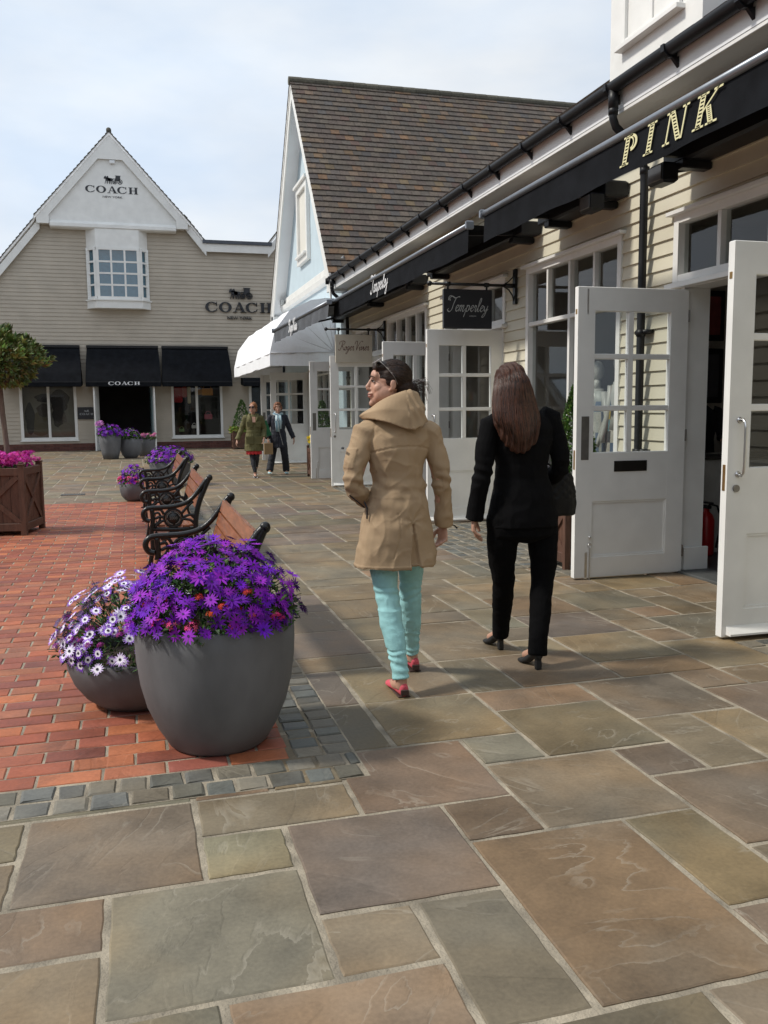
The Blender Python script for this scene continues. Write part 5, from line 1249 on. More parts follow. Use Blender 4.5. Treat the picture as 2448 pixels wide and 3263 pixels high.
def shoe(b, heel, d, ln=.245, w_=.040, h=.055, hh=0.0):
    """closed shoe, heel point on the ground, d direction, hh heel lift"""
    heel = V(heel); d = V((d[0], d[1], 0)).normalized(); sd_ = V((-d.y, d.x, 0)); rings = []
    for t, ww, z0, z1 in ((0, .55, hh, hh+h*.9), (.04, .78, hh*.99, hh+h*1.15), (.15, .9, hh*.95, hh+h*1.25), (.32, .85, hh*.75, hh*.8+h*1.1), (.5, .92, hh*.25, hh*.45+h*.85), (.68, 1.12, 0.0, hh*.12+h*.66), (.82, 1.1, 0.0, h*.55), (.93, .8, .002, h*.45), (1.0, .35, .008, h*.3)):
        c = heel+d*ln*t; z0 += .001; hw = w_*ww*.88
        rings.append([c+sd_*hw*math.cos(a)*(1 if math.sin(a) < 0 else .9)+V((0, 0, (z0+z1)/2+(z1-z0)/2*math.sin(a))) for a in [2*math.pi*k/16 for k in range(16)]])
    b.loftv(rings)
def fold(p, n, amp=.004, f_=9):
    rr_ = 1-abs(noise.noise(V((p.x*f_*1.2+3, p.y*f_*1.2, p.z*f_*.9))))*2
    return amp*.7*max(0, rr_)**3+amp*(noise.noise(V((p.x*f_, p.y*f_, p.z*f_*1.7)))+.5*noise.noise(V((p.x*f_*2.3+7, p.y*f_*2.3, p.z*f_*3.5))))
def rings_torso(b, rows, n=26):
    b.loftv([[V((cx+rx*math.copysign(abs(math.cos(a))**.88, math.cos(a)), cy+ry*math.copysign(abs(math.sin(a))**.92, math.sin(a)), z)) for a in [2*math.pi*k/n for k in range(n)]] for z, cx, cy, rx, ry in rows])
def skin_body(T, J, name='body', vox=.005, m=SKIN, hs=1.0, bare_feet=True):
    b = MB()
    P = J; h = P['pelvis']; c = P['chest']; nk = P['neck']
    rings_torso(b, [(h[2]-.10, h[0], h[1], .135, .09), (h[2], h[0], h[1], .15, .10), (h[2]+.16, (h[0]+c[0])/2, (h[1]+c[1])/2, .115, .08), (c[2], c[0], c[1], .135, .095), (c[2]+.14, c[0], c[1], .14, .07), (nk[2]-.02, nk[0], nk[1], .055, .055)])
    b.tube([V(nk)-V((0, 0, .05)), V(nk), V(P['head'])+V((0, 0, -.05))], [.052, .048, .046], 14)
    head_shapes(b, P['head'], P['headrot'], hs)
    for s in 'LR':
        b.tube([P['sh'+s], (V(P['sh'+s])+V(P['el'+s]))/2, P['el'+s], (V(P['el'+s])*.6+V(P['wr'+s])*.4), P['wr'+s]], [.046, .040, .034, .032, .022], 12)
        if ('hd'+s) in P: hand(b, P['wr'+s], *P['hd'+s], s=P.get('hsz', 1.0), curl=P.get('curl'+s, .5))
        b.tube([P['hip'+s], (V(P['hip'+s])+V(P['kn'+s]))/2, P['kn'+s], (V(P['kn'+s])*.65+V(P['an'+s])*.35), P['an'+s]], [.078, .066, .048, .047, .030], 14)
        a = V(P['an'+s]); d = V((*P['ft'+s], 0)).normalized(); k = P.get('lift'+s, 0)
        b.tube([a+V((0, 0, .02)), a+V((0, 0, -.03))-d*.01, a+d*.06+V((0, 0, -.045-k*.3)), a+d*.14+V((0, 0, -.062-k*.6))], [.030, .033, .030, .022], 12)
    return fuse(b, name, m, T, vox, 3)

# ---- woman in the tan coat
def tan_woman():
    T = thing('person', 'woman walking away in a hooded tan coat, pale turquoise jeans and coral pink shoes', 'person', (1.28, 4.30, 0))
    Rm = Matrix.Rotation(R(84), 3, 'Z') @ Matrix.Rotation(R(3), 3, 'X'); Hd = V((-.045, .0, 1.572))
    J = dict(pelvis=(0, 0, .90), chest=(0, .0, 1.20), neck=(-.015, .005, 1.42), head=Hd, headrot=Rm,
             shL=(-.155, 0, 1.335), elL=(-.232, -.03, 1.085), wrL=(-.150, .075, .985), hdL=((.35, .6, -.7), (1, 0, 0), (0, 1, .2)), curlL=.3,
             shR=(.155, 0, 1.335), elR=(.225, -.02, 1.085), wrR=(.262, .04, .835), hdR=((-.02, .02, -1), (-.9, -.3, 0), (-.35, .95, 0)), curlR=.85,
             hipL=(-.075, .01, .86), knL=(-.066, -.02, .47), anL=(-.035, -.155, .085), ftL=(-.03, 1), hipR=(.085, 0, .86), knR=(.105, .13, .48), anR=(.150, .245, .10), ftR=(.03, 1))
    skin_body(T, J, 'body', .0045, SKINW); face_parts(T, Hd, Rm, 1, True)
    # jeans
    b = MB(); rings_torso(b, [(.74, 0, 0.02, .155, .080), (.86, 0, 0.02, .155, .085), (1.0, 0, 0.01, .12, .08)])
    b.tube([(-.088, 0, .86), (-.083, -.0, .68), (-.070, -.015, .53), (-.064, -.03, .47), (-.060, -.06, .38), (-.050, -.095, .29), (-.040, -.135, .18), (-.035, -.158, .088)], [.078, .076, .063, .060, .060, .056, .043, .041], 18)
    b.tube([(.085, 0.02, .86), (.093, .06, .68), (.103, .115, .53), (.106, .13, .47), (.115, .155, .38), (.128, .185, .29), (.142, .22, .19), (.151, .246, .105)], [.078, .076, .061, .058, .058, .054, .042, .040], 18)
    def dj(p, n):
        k = .0022*math.sin(p.z*150+6*noise.noise(p*9)) if (.42 < p.z < .55 or p.z < .24) else 0
        return k*(.4+.6*abs(noise.noise(p*12)))*2+fold(p, n, .0035, 12)
    fuse(b, 'jeans', mat('turquoise_denim', (.32, .60, .62), .85, .08, 14, .3, 240, spec=.2), T, .005, 6, dj)
    # coat
    b = MB(); rings_torso(b, [(.645, -.012, .0, .218, .148), (.72, -.012, .0, .208, .145), (.80, -.010, .0, .194, .140), (.88, -.006, .0, .178, .134), (.96, -.002, .0, .158, .125), (1.04, .004, .0, .138, .110), (1.10, .002, .0, .134, .105), (1.17, -.002, .0, .142, .112), (1.24, 0, .0, .160, .124), (1.30, 0, .0, .172, .118), (1.35, -.002, .0, .165, .098), (1.39, -.005, .0, .12, .080), (1.425, -.01, 0, .085, .072)])
    b.tube([(-.12, 0, 1.345), (-.172, -.004, 1.325), (-.208, -.012, 1.24), (-.232, -.025, 1.16), (-.240, -.035, 1.10), (-.222, -.012, 1.04), (-.182, .035, 1.0), (-.150, .072, .985)], [.060, .064, .057, .053, .052, .048, .044, .042], 18)
    b.tube([(.12, 0, 1.345), (.172, -.004, 1.325), (.200, -.01, 1.24), (.218, -.018, 1.16), (.232, -.018, 1.09), (.246, .0, 1.01), (.255, .02, .92), (.261, .038, .838)], [.060, .064, .056, .052, .050, .046, .044, .046], 18)
    def dc(p, n):
        rg_ = 1-abs(noise.noise(V((p.x*9+p.z*5, p.y*9, p.z*6+2))))*2; rg2 = 1-abs(noise.noise(V((p.x*13-p.z*8+4, p.y*13, p.z*7))))*2
        d = fold(p, n, .007, 6)+.0045*noise.noise(V((p.x*18+p.z*9, p.y*18, p.z*14)))+(.0045*max(0, rg_)**3+.0035*max(0, rg2)**3)*(1 if p.z > .95 else max(.25, 1-(.95-p.z)*5))-.002
        if n.y < .2 and abs(p.x) < .22:
            xv = .045+(.865-p.z)*.06
            if p.z < .872:
                w_ = .004+(.872-p.z)*.115; k = (p.x-xv)/w_
                if -1 < k < 1: d -= .020*(1-abs(k)**6)
                elif -1.35 < k <= -1: d += .004
            r_ = math.hypot(p.x-xv, p.z-.885)                      # gathers radiating from the vent
            if r_ < .15: d += .0030*(1-r_/.15)*math.sin(math.atan2(p.z-.885, p.x-xv)*6+1.3*noise.noise(p*9))
            d += .0045*math.sin((p.z*1.0+.55*(p.x-.02)*(1 if p.x > 0 else -1))*62+2.2*noise.noise(p*5))*math.exp(-((p.z-1.02)/.10)**2)*min(1, abs(p.x)*9)
            if abs(p.z-(1.262+.22*max(0, .0)-1.1*(p.x-.02)**2)) < .005 and abs(p.x) < .15: d -= .0035   # yoke seam
            xs = -.085-.35*max(0, .9-p.z)+.0
            if abs(p.x+.075+.25*(p.z-.75)**1*0-.05*math.sin((p.z-.68)*9)) < .0035 and .70 < p.z < .93: d -= .003
            if 1.0 < p.z < 1.12: d += .0035*math.sin(p.z*95+p.x*11+3*noise.noise(p*6))*math.exp(-((p.z-1.06)/.05)**2)
        if p.x < -.17 or p.x > .19:
            if 1.02 < p.z < 1.15: d += .005*math.sin(p.z*120+p.x*40+p.y*30)*math.exp(-((p.z-1.085)/.05)**2)
            if p.x < -.2 and n.x < -.3 and 1.155 < p.z < 1.255 and p.y < .02: d += .0035
        d += .0025*(1 if .655 < p.z < .662 else 0)
        return d
    coatm = mat('tan_cotton', (.37, .265, .165), .8, .05, 4, .2, 260, spec=.25)
    fuse(b, 'coat', coatm, T, .0050, 7, dc)
    # hood
    up = [(-.150, .075, 1.420), (-.137, -.02, 1.458), (-.080, -.078, 1.503), (.0, -.100, 1.537), (.070, -.078, 1.535), (.098, .0, 1.500), (.075, .080, 1.450), (-.04, .118, 1.415)]
    lo = [(-.158, .085, 1.395), (-.160, -.045, 1.400), (-.100, -.128, 1.385), (.030, -.150, 1.345), (.112, -.125, 1.375), (.142, -.015, 1.410), (.105, .095, 1.410), (-.04, .135, 1.385)]
    def loop(pts, n=5):
        P = []; m_ = len(pts)
        for i in range(m_):
            p0, p1, p2, p3 = (V(pts[(i+k) % m_]) for k in (-1, 0, 1, 2))
            for q_ in range(n):
                t = q_/n; P.append(.5*((2*p1)+(-p0+p2)*t+(2*p0-5*p1+4*p2-p3)*t*t+(-p0+3*p1-3*p2+p3)*t**3))
        return P
    U_, L_ = loop(up), loop(lo); cN = V((-.01, .01, 1.44)); b = MB()
    def sc_(P, k, dz): return [cN+V(((p.x-cN.x)*k, (p.y-cN.y)*k, p.z-cN.z+dz)) for p in P]
    mid = [(p*.5+q_*.5)+V(((p.x-cN.x)*.13, (p.y-cN.y)*.13, .002)) for p, q_ in zip(U_, L_)]
    b.loftv([sc_(L_, .45, .03), sc_(L_, .80, -.004), L_, mid, [p*.85+q_*.15+V(((p.x-cN.x)*.05, (p.y-cN.y)*.05, 0)) for p, q_ in zip(U_, mid)], U_, sc_(U_, .86, -.006), sc_(U_, .72, -.045)])
    fuse(b, 'hood', coatm, T, .0045, 3, lambda p, n: .008*noise.noise(V((p.x*11+3, p.y*11, p.z*16)))+(.0035*math.sin((p.x+.5*p.z)*150+3*noise.noise(p*9)) if p.x > .02 and n.y < .1 else 0))
    # hair
    q = lambda x, y, z: Hd+Rm @ V((x, y, z))
    b = MB(); b.ell(q(0, -.024, .042), (.080, .097, .085), Rm); b.ell(q(0, .030, .080), (.064, .052, .034), Rm); b.ell(q(0, -.012, .015), (.0765, .062, .05), Rm); b.ell(q(0, -.075, -.012), (.066, .052, .060), Rm); b.ell(q(.0, -.125, -.020), (.034, .032, .038), Rm)
    b.tube([q(0, -.13, -.02), q(.01, -.155, -.05), q(.01, -.15, -.09)], [.024, .020, .008], 10)
    fuse(b, 'hair', mat('dark_brown_hair', (.022, .011, .007), .5, .5, 12, .4, 60, stretch=(1, 1, 6), spec=.3), T, .0045, 2, lambda p, n: .0012*noise.noise(V((p.x*20, p.y*60, p.z*90)))+.0015*noise.noise(p*30))
    b = MB(); b.smooth = True
    for k in range(46):
        a = random.uniform(-1, 1); s0 = q(random.uniform(-.05, .05), -.14+random.uniform(-.02, .02), random.uniform(-.03, .03)); s1 = s0+Rm @ V((random.uniform(-.02, .02), -random.uniform(.02, .06), random.uniform(-.02, .03))); s2 = s1+Rm @ V((0, -random.uniform(-.01, .03), -random.uniform(.02, .07)))
        b.tube([s0, s1, s2], [.0012, .001, .0005], 4)
    for k in range(26):
        s0 = q(random.uniform(.02, .06)*random.choice((-1, 1)), .055, .085); b.tube([s0, s0+Rm @ V((0, .02, random.uniform(.0, .02))), s0+Rm @ V((0, .015, random.uniform(-.03, -.01)))], .0009, 4)
    b.build('loose_strands', mat('hair_strand', (.04, .02, .012), .4), T)
    for mi, cc in enumerate(((.050, .024, .013), (.012, .006, .004))):
        b = MB(); b.smooth = True
        for _ in range(150):
            a = random.uniform(-1.5, 1.5); pts = []
            s0 = V((.078*math.sin(a), .062*math.cos(a)-.01, .050*math.cos(a)+.045)); s1 = V((random.uniform(-.02, .02), -.125, random.uniform(-.045, .01)))
            for i in range(9):
                t = i/8; p = s0.lerp(s1, t); p += V((0, 0, .045*math.sin(math.pi*t)*math.cos(a))); c = V((0, -.024, .040)); d = p-c
                k = math.sqrt((d.x/.0815)**2+(d.y/.0985)**2+(d.z/.0865)**2)
                if t < .85: p = c+d/max(k, .2)*random.uniform(1.0, 1.012)
                pts.append(q(*p))
            b.tube(pts, [.0012]*8+[.0006], 4)
        b.build('combed_strands', mat('combed_%d' % mi, cc, .4, .2, 30), T)
    # sunglasses pushed up, earring
    b = MB(); b.smooth = True
    for sx in (-1, 1):
        c = q(sx*.031, .062, .112); ax = Rm @ V((0, .55, .83)); e1 = Rm @ V((1, 0, 0)); e2 = ax.cross(e1)
        b.tube([c+(e1*.027*math.cos(a)+e2*.022*math.sin(a)) for a in [k*.4488 for k in range(15)]], .0020, 6)
        b.tube([c+e1*sx*.027, q(sx*.074, .035, .088), q(sx*.083, -.015, .035), q(sx*.080, -.035, -.002)], .0015, 6)
    b.tube([q(-.006, .067, .113), q(.006, .067, .113)], .0025, 6)
    sg = b.build('sunglasses', mat('pale_frame', (.22, .20, .19), .3), T); b = MB()
    for sx in (-1, 1):
        c = q(sx*.031, .062, .112); ax = Rm @ V((0, .55, .83)); e1 = Rm @ V((1, 0, 0)); e2 = ax.cross(e1); b.add([c+(e1*.026*math.cos(a)+e2*.021*math.sin(a)) for a in [k*.5236 for k in range(12)]], [tuple(range(12))])
    b.build('lens', mat('grey_lens', (.28, .30, .34), .08), sg)
    one(lambda z: z.ell(q(.074, .0, -.052), (.006, .006, .008)), 'earring', mat('pearl', (.8, .78, .7), .2), T)
    # zips, arm pocket patch
    b = MB(); b.tube([(.306, .045, .99), (.309, .05, .90), (.312, .055, .835)], .0045, 6); b.tube([(.312, .05, .835), (.33, .05, .828), (.345, .05, .815)], [.003, .003, .005], 6)
    b.tube([(-.186, -.035, .985), (-.176, -.055, .955), (-.178, -.058, .90)], .0042, 6); b.tube([(-.262, -.035, 1.02), (-.22, -.045, .985), (-.185, -.035, .955)], .0035, 6); b.build('zip', BLACK, T)
    b = MB(); b.obox((-.293, -.035, 1.256), ((0, 1, 0), (.3, 0, 1), (1, 0, 0)), (.018, .005, .003)); b.build('sleeve_tab', BLACK, T)
    # shoes
    SH = mat('coral_suede', (.60, .085, .12), .75, .08, 30, .3, 200)
    for nm, hl, d, lf in (('L', (-.028, -.195, .004), (-.05, 1), 0), ('R', (.158, .205, .012), (.02, 1), 0)):
        b = MB(); shoe(b, hl, d, .245, .040, .058, .0); 
        sh = fuse(b, 'shoe', SH, T, .0045, 1)
        b = MB(); h_ = V(hl); b.bbox((h_.x-.020, h_.y-.0085, .012), (h_.x+.020, h_.y+.002, .042), .003); b.bbox((h_.x-.032, h_.y+.002, .0), (h_.x+.032, h_.y+.236, .008), .003); b.build('sole', mat('brown_rubber', (.05, .025, .02), .7), sh)
        b = MB(); b.smooth = True; c_ = h_+V((d[0]*.1, .10, .060)); b.tube([c_+V((-.03, 0, .002)), c_+V((0, .01, .012)), c_+V((.03, 0, .002))], .004, 6); b.tube([c_+V((-.022, -.01, .012)), c_+V((-.005, .0, .018)), c_+V((.01, -.012, .016))], .004, 6); b.build('bow', SH, sh)
tan_woman()

# ---- woman in black
def black_woman():
    T = thing('person', 'woman walking away in a black trouser suit with long straight brown hair', 'person', (2.07, 4.50, 0))
    Rm = Matrix.Rotation(R(-8), 3, 'Z') @ Matrix.Rotation(R(-6), 3, 'X'); Hd = V((-.075, .015, 1.575))
    J = dict(pelvis=(0, 0, .93), chest=(-.01, 0, 1.23), neck=(-.035, 0, 1.45), head=Hd, headrot=Rm,
             shL=(-.175, 0, 1.37), elL=(-.245, -.03, 1.11), wrL=(-.278, .03, .855), hdL=((-.02, .0, -1), (.9, -.35, 0), (.35, .9, -.1)), curlL=.55, hsz=1.08,
             shR=(.150, 0, 1.385), elR=(.215, -.03, 1.12), wrR=(.21, .17, 1.02), hdR=((.1, .7, .1), (-1, 0, 0), (0, .1, 1)), curlR=1.1,
             hipL=(-.105, 0, .86), knL=(-.068, .10, .47), anL=(.0, .30, .13), ftL=(-.08, 1), hipR=(.112, 0, .86), knR=(.122, -.015, .47), anR=(.035, -.14, .135), ftR=(-.08, 1), liftL=.05, liftR=.05)
    skin_body(T, J, 'body', .0045); face_parts(T, Hd, Rm, 1, False)
    BK = mat('black_wool', (.0035, .0035, .0042), .9, .2, 8, .3, 300, spec=.12); BK2 = mat('black_trouser', (.003, .003, .0035), .9, .2, 8, .3, 300, spec=.1)
    b = MB(); rings_torso(b, [(.79, 0, 0, .200, .142), (.86, 0, 0, .198, .142), (.95, 0, 0, .178, .130), (1.06, -.004, 0, .150, .110), (1.14, -.008, 0, .150, .110), (1.24, -.01, 0, .168, .124), (1.33, -.014, 0, .188, .118), (1.385, -.02, 0, .175, .095), (1.43, -.028, 0, .11, .08), (1.455, -.03, 0, .075, .07)])
    b.tube([(-.14, 0, 1.375), (-.195, -.005, 1.35), (-.228, -.015, 1.25), (-.246, -.03, 1.13), (-.258, -.02, 1.05), (-.270, .01, .93), (-.277, .028, .835)], [.060, .063, .056, .051, .049, .048, .052], 16)
    b.tube([(.11, 0, 1.40), (.160, -.005, 1.385), (.195, -.015, 1.28), (.215, -.03, 1.16), (.222, -.01, 1.10), (.216, .06, 1.06), (.212, .13, 1.035)], [.060, .062, .055, .052, .051, .048, .045], 16)
    fuse(b, 'jacket', BK, T, .0055, 2, lambda p, n: fold(p, n, .005, 7)+(.004*math.sin(p.z*110+p.x*30)*math.exp(-((p.z-1.1)/.06)**2) if abs(p.x) > .19 else 0))
    b = MB(); rings_torso(b, [(.70, 0, 0, .05, .08), (.74, 0, 0, .19, .125), (.84, 0, 0, .205, .135), (.98, 0, 0, .17, .12)])
    b.tube([(-.112, 0, .84), (-.110, .03, .70), (-.090, .075, .56), (-.066, .10, .47), (-.050, .15, .38), (-.032, .20, .29), (-.012, .26, .19), (.0, .30, .085)], [.098, .089, .073, .064, .061, .058, .052, .050], 18)
    b.tube([(.112, 0, .84), (.124, -.005, .70), (.128, -.01, .56), (.120, -.015, .47), (.100, -.04, .38), (.078, -.075, .29), (.050, -.115, .19), (.034, -.142, .078)], [.098, .089, .074, .065, .063, .060, .053, .052], 18)
    fuse(b, 'trousers', BK2, T, .0055, 5, lambda p, n: fold(p, n, .004, 9))
    # shoes: block heel courts
    for hl, d in (((-.002, .262, 0), (-.10, 1)), ((.033, -.180, 0), (-.10, 1))):
        b = MB(); shoe(b, hl, d, .225, .036, .050, .062); h_ = V(hl)+V((d[0]*.02, .022, 0)); b.prism([h_+V((-.016, -.016, 0)), h_+V((.016, -.016, 0)), h_+V((.016, .016, 0)), h_+V((-.016, .016, 0))], (0, .004, .085)); 
        fuse(b, 'shoe', mat('black_suede', (.008, .008, .009), .7, .2, 20), T, .0045, 1)
    # long hair
    b = MB(); b.ell(Hd+V((0, -.005, .035)), (.088, .102, .086), Rm)
    rows = []
    for z, cx, cy, rx, ry in ((1.66, -.088, -.02, .060, .06), (1.60, -.086, -.03, .093, .085), (1.54, -.086, -.045, .112, .082), (1.48, -.086, -.06, .124, .072), (1.42, -.084, -.085, .132, .056), (1.36, -.082, -.105, .132, .046), (1.30, -.080, -.120, .118, .036), (1.25, -.080, -.128, .085, .028), (1.21, -.082, -.132, .035, .018)):
        rows.append([V((cx+rx*math.cos(a), cy+ry*math.sin(a), z)) for a in [2*math.pi*k/30 for k in range(30)]])
    b.loftv(rows[::-1])
    HM = mat('long_brown_hair', (.048, .017, .009), .55, .55, 30, .4, 70, stretch=(5, 5, .5), spec=.3)
    fuse(b, 'hair', HM, T, .005, 1, lambda p, n: (.0045*math.sin(p.x*190+5*noise.noise(V((p.x*8, p.y*8, p.z*3))))+.006*noise.noise(V((p.x*16, p.y*10, p.z*2.2)))) if n.y < .5 else 0)
    for mi, (cc, cnt) in enumerate((((.085, .028, .013), 280), ((.020, .008, .005), 260))):
        b = MB(); b.smooth = True
        for _ in range(cnt):
            a = random.uniform(math.pi*1.02, math.pi*1.98); x0 = math.cos(a); ph = random.random()*6; zt = 1.675-.05*abs(x0)-random.uniform(0, .06); zb = 1.215+.17*abs(x0)**1.6+random.uniform(-.012, .12); pts = []; n_ = 9
            for i in range(n_+1):
                t = i/n_; z = zt+(zb-zt)*t
                def I(col):
                    tb = ((1.66, -.088, -.02, .060, .06), (1.60, -.086, -.03, .093, .085), (1.54, -.086, -.045, .112, .082), (1.48, -.086, -.06, .124, .072), (1.42, -.084, -.085, .132, .056), (1.36, -.082, -.105, .132, .046), (1.30, -.080, -.120, .118, .036), (1.25, -.080, -.128, .085, .028), (1.21, -.082, -.132, .05, .018))
                    if z >= tb[0][0]: return tb[0][col]
                    for q0, q1 in zip(tb, tb[1:]):
                        if q1[0] <= z <= q0[0]: k = (q0[0]-z)/(q0[0]-q1[0]); return q0[col]*(1-k)+q1[col]*k
                    return tb[-1][col]
                aa = a+.10*math.sin(t*3+ph)
                pts.append((I(1)+(I(3)+.0035)*math.cos(aa), I(2)+(I(4)+.0045)*math.sin(aa)-.003, z))
            b.tube(pts, [.0011]*n_+[.0004], 4)
        b.build('hair_strands', mat('strand_%d' % mi, cc, .38, .2, 30), T)
    # quilted bag on the forearm
    Bg = thing('handbag', 'black quilted leather handbag on the forearm of the woman in black', 'handbag', (2.07, 4.5, 0))
    LE = mat('black_leather', (.003, .003, .0035), .5, .2, 20, .2, 60, spec=.22)
    b = MB(); rings_torso(b, [(.825, .255, .10, .115, .055), (.835, .255, .10, .122, .062), (.90, .258, .10, .124, .066), (.98, .255, .10, .118, .055), (1.05, .250, .10, .108, .036), (1.065, .250, .10, .10, .028)])
    fuse(b, 'bag_body', LE, Bg, .005, 1, lambda p, n: (.0045*abs(math.sin((p.x+p.z)*62))*abs(math.sin((p.x-p.z)*62)) if p.z > .93 else .006*noise.noise(p*14)))
    b = MB(); b.smooth = True; b.tube([(.17, .10, 1.05), (.18, .115, 1.10), (.215, .13, 1.125), (.25, .115, 1.10), (.27, .10, 1.06)], .007, 8); b.build('strap', LE, Bg)
    Pp = thing('papers', 'white papers sticking out of the quilted black handbag', 'papers', (2.24, 4.60, 1.03)); b = MB(); b.obox((-.0, 0, .03), ((1, 0, .12), (0, 1, 0), (-.12, 0, 1)), (.045, .004, .05)); b.obox((.045, .01, .025), ((1, 0, .05), (0, 1, 0), (-.05, 0, 1)), (.012, .003, .048)); b.build('sheets', mat('paper', (.42, .42, .48), .7), Pp)
black_woman()

# ---- the two women walking this way
def far_woman(loc, rz, label, spec):
    T = thing('person', label, 'person', (*loc, 0), rz); S = spec; s = S['scale']
    Rm = Matrix.Rotation(R(S['hy']), 3, 'Z'); Hd = V((0, .02, 1.49))
    J = dict(pelvis=(0, 0, .87), chest=(0, 0, 1.16), neck=(0, 0, 1.36), head=Hd, headrot=Rm,
             shL=(-.16, 0, 1.29), elL=S['elL'], wrL=S['wrL'], hdL=(S['dL'], (1, 0, 0), (0, 1, 0)), shR=(.16, 0, 1.29), elR=S['elR'], wrR=S['wrR'], hdR=(S['dR'], (-1, 0, 0), (0, 1, 0)),
             hipL=(-.08, 0, .84), hipR=(.08, 0, .84), knL=S['knL'], knR=S['knR'], anL=S['anL'], anR=S['anR'], ftL=S['ft'], ftR=S['ft'])
    skin_body(T, J, 'body', .0075); face_parts(T, Hd, Rm, 1.05, S.get('smile', False))
    def coatd(p, n):
        d = fold(p, n, .007, 8)+.004*noise.noise(V((p.x*25, p.y*25, p.z*10)))
        if n.y > .2 and abs(p.x) < .006: d -= .006
        if S.get('belt') and abs(p.z-S['belt']) < .018 and abs(p.x) < .18: d += .006
        return d
    b = MB(); h = S['hem']; rings_torso(b, [(h, 0, 0, S['hw'], .15), (h+.12, 0, 0, S['hw']-.01, .145), (.86, 0, 0, .185, .135), (1.0, 0, 0, .155, .12), (1.14, 0, 0, .165, .125), (1.25, 0, 0, .178, .11), (1.31, 0, 0, .15, .085), (1.35, 0, -.01, .085, .065)])
    for sd_ in 'LR':
        a, e, w_ = V(J['sh'+sd_]), V(J['el'+sd_]), V(J['wr'+sd_]); b.tube([a*.85+V((0, 0, .2)), a, (a+e)/2, e, (e+w_)/2, w_+(e-w_)*.06], [.05, .066, .06, .056, .052, .05], 14)
    ct = fuse(b, 'coat', S['coat'], T, .008, 2, coatd)
    S['extra'](T, J, Hd, Rm, ct)
    return T
def legs_sheath(T, J, name, m, r_, vox=.007, top=.84):
    b = MB(); rings_torso(b, [(top-.12, 0, 0, .155, .105), (top, 0, 0, .165, .115), (top+.1, 0, 0, .14, .10)])
    for s in 'LR':
        a, k, n_ = V(J['hip'+s]), V(J['kn'+s]), V(J['an'+s]); b.tube([a, (a+k)/2, k, k*.6+n_*.4, n_+V((0, 0, .02 if r_[3] < .06 else -.03))], [r_[0], r_[1], r_[2], r_[2], r_[3]], 14)
    fuse(b, name, m, T, vox, 2, lambda p, n: fold(p, n, .005, 9))
def ex1(T, J, Hd, Rm, ct):
    q = lambda x, y, z: Hd+Rm @ V((x, y, z))
    b = MB(); rings_torso(b, [(.50, 0, 0, .165, .13), (.56, 0, 0, .17, .13), (.75, 0, 0, .15, .12)]); fuse(b, 'red_skirt', mat('red_cloth', (.50, .02, .025), .7, .15, 10), T, .008, 1, lambda p, n: .012*math.sin(math.atan2(p.y, p.x)*11)*max(0, (.62-p.z))*6)
    legs_sheath(T, J, 'tights', mat('black_tights', (.012, .012, .018), .6), (.08, .064, .054, .036))
    HR = mat('ginger_hair', (.26, .10, .035), .6, .4, 25, .6, 60)
    b = MB(); b.ell(q(0, -.02, .04), (.085, .09, .082), Rm); b.ell(q(0, -.035, .100), (.042, .042, .026), Rm); b.ell(q(0, -.07, -.02), (.07, .045, .07), Rm); b.ell(q(.06, -.02, -.03), (.022, .035, .06), Rm); b.ell(q(-.06, -.02, -.03), (.022, .035, .06), Rm)
    fuse(b, 'hair', HR, T, .006, 1, lambda p, n: .009*noise.noise(p*32)+.004*noise.noise(p*70))
    b = MB(); b.smooth = True
    for sx in (-1, 1): b.ell(q(sx*.033, .090, .010), (.031, .010, .022), Rm, 14, 8); b.tube([q(sx*.055, .088, .016), q(sx*.078, .04, .015), q(sx*.078, -.01, .008)], .005, 6)
    b.tube([q(-.01, .098, .014), q(.01, .098, .014)], .005, 6); b.build('sunglasses', mat('dark_lens', (.015, .008, .008), .12), T)
    for (x, z, w_, h) in ((-.09, 1.14, .055, .055), (.09, 1.14, .055, .055), (-.10, .80, .075, .08), (.10, .80, .075, .08)): b = MB(); b.obox((x, .128+(.012 if z < 1 else 0), z), ((1, .25*(-1 if x > 0 else 1)*-1 if False else 0, 0), (0, 1, 0), (0, 0, 1)), (w_, .014, h)); b.obox((x, .142+(.012 if z < 1 else 0), z+h-.02), ((1, 0, 0), (0, 1, 0), (0, 0, 1)), (w_+.006, .008, .024)); b.build('coat_pocket', OLV, ct)
    b = MB(); b.smooth = True; b.tube([(-.10, .06, 1.34), (-.075, .115, 1.27), (-.02, .135, 1.15)], [.024, .026, .012], 8); b.tube([(.10, .06, 1.34), (.075, .115, 1.27), (.02, .135, 1.15)], [.024, .026, .012], 8); b.tube([(-.10, .06, 1.34), (0, -.07, 1.37), (.10, .06, 1.34)], .026, 8); b.build('collar', OLV, ct)
    b = MB(); b.obox((0, .125, 1.24), ((1, 0, 0), (0, 1, .3), (0, -.3, 1)), (.036, .008, .06)); b.build('neckline', SKIN, T)
    for s in 'LR':
        a = V(J['an'+s]); b = MB(); shoe(b, (a.x, a.y-.05, max(0, a.z-.085)), J['ft'+s], .25, .043, .06, 0); sh = fuse(b, 'shoe', mat('black_trainer', (.02, .02, .022), .6), T, .006, 1)
        one(lambda z_: z_.bbox((a.x-.042, a.y-.05, max(0, a.z-.085)), (a.x+.042, a.y+.19, max(0, a.z-.085)+.018), .006), 'sole', mat('white_rubber', (.6, .6, .6), .6), sh)
OLV = mat('olive_cotton', (.125, .115, .045), .8, .12, 8, .3, 120)
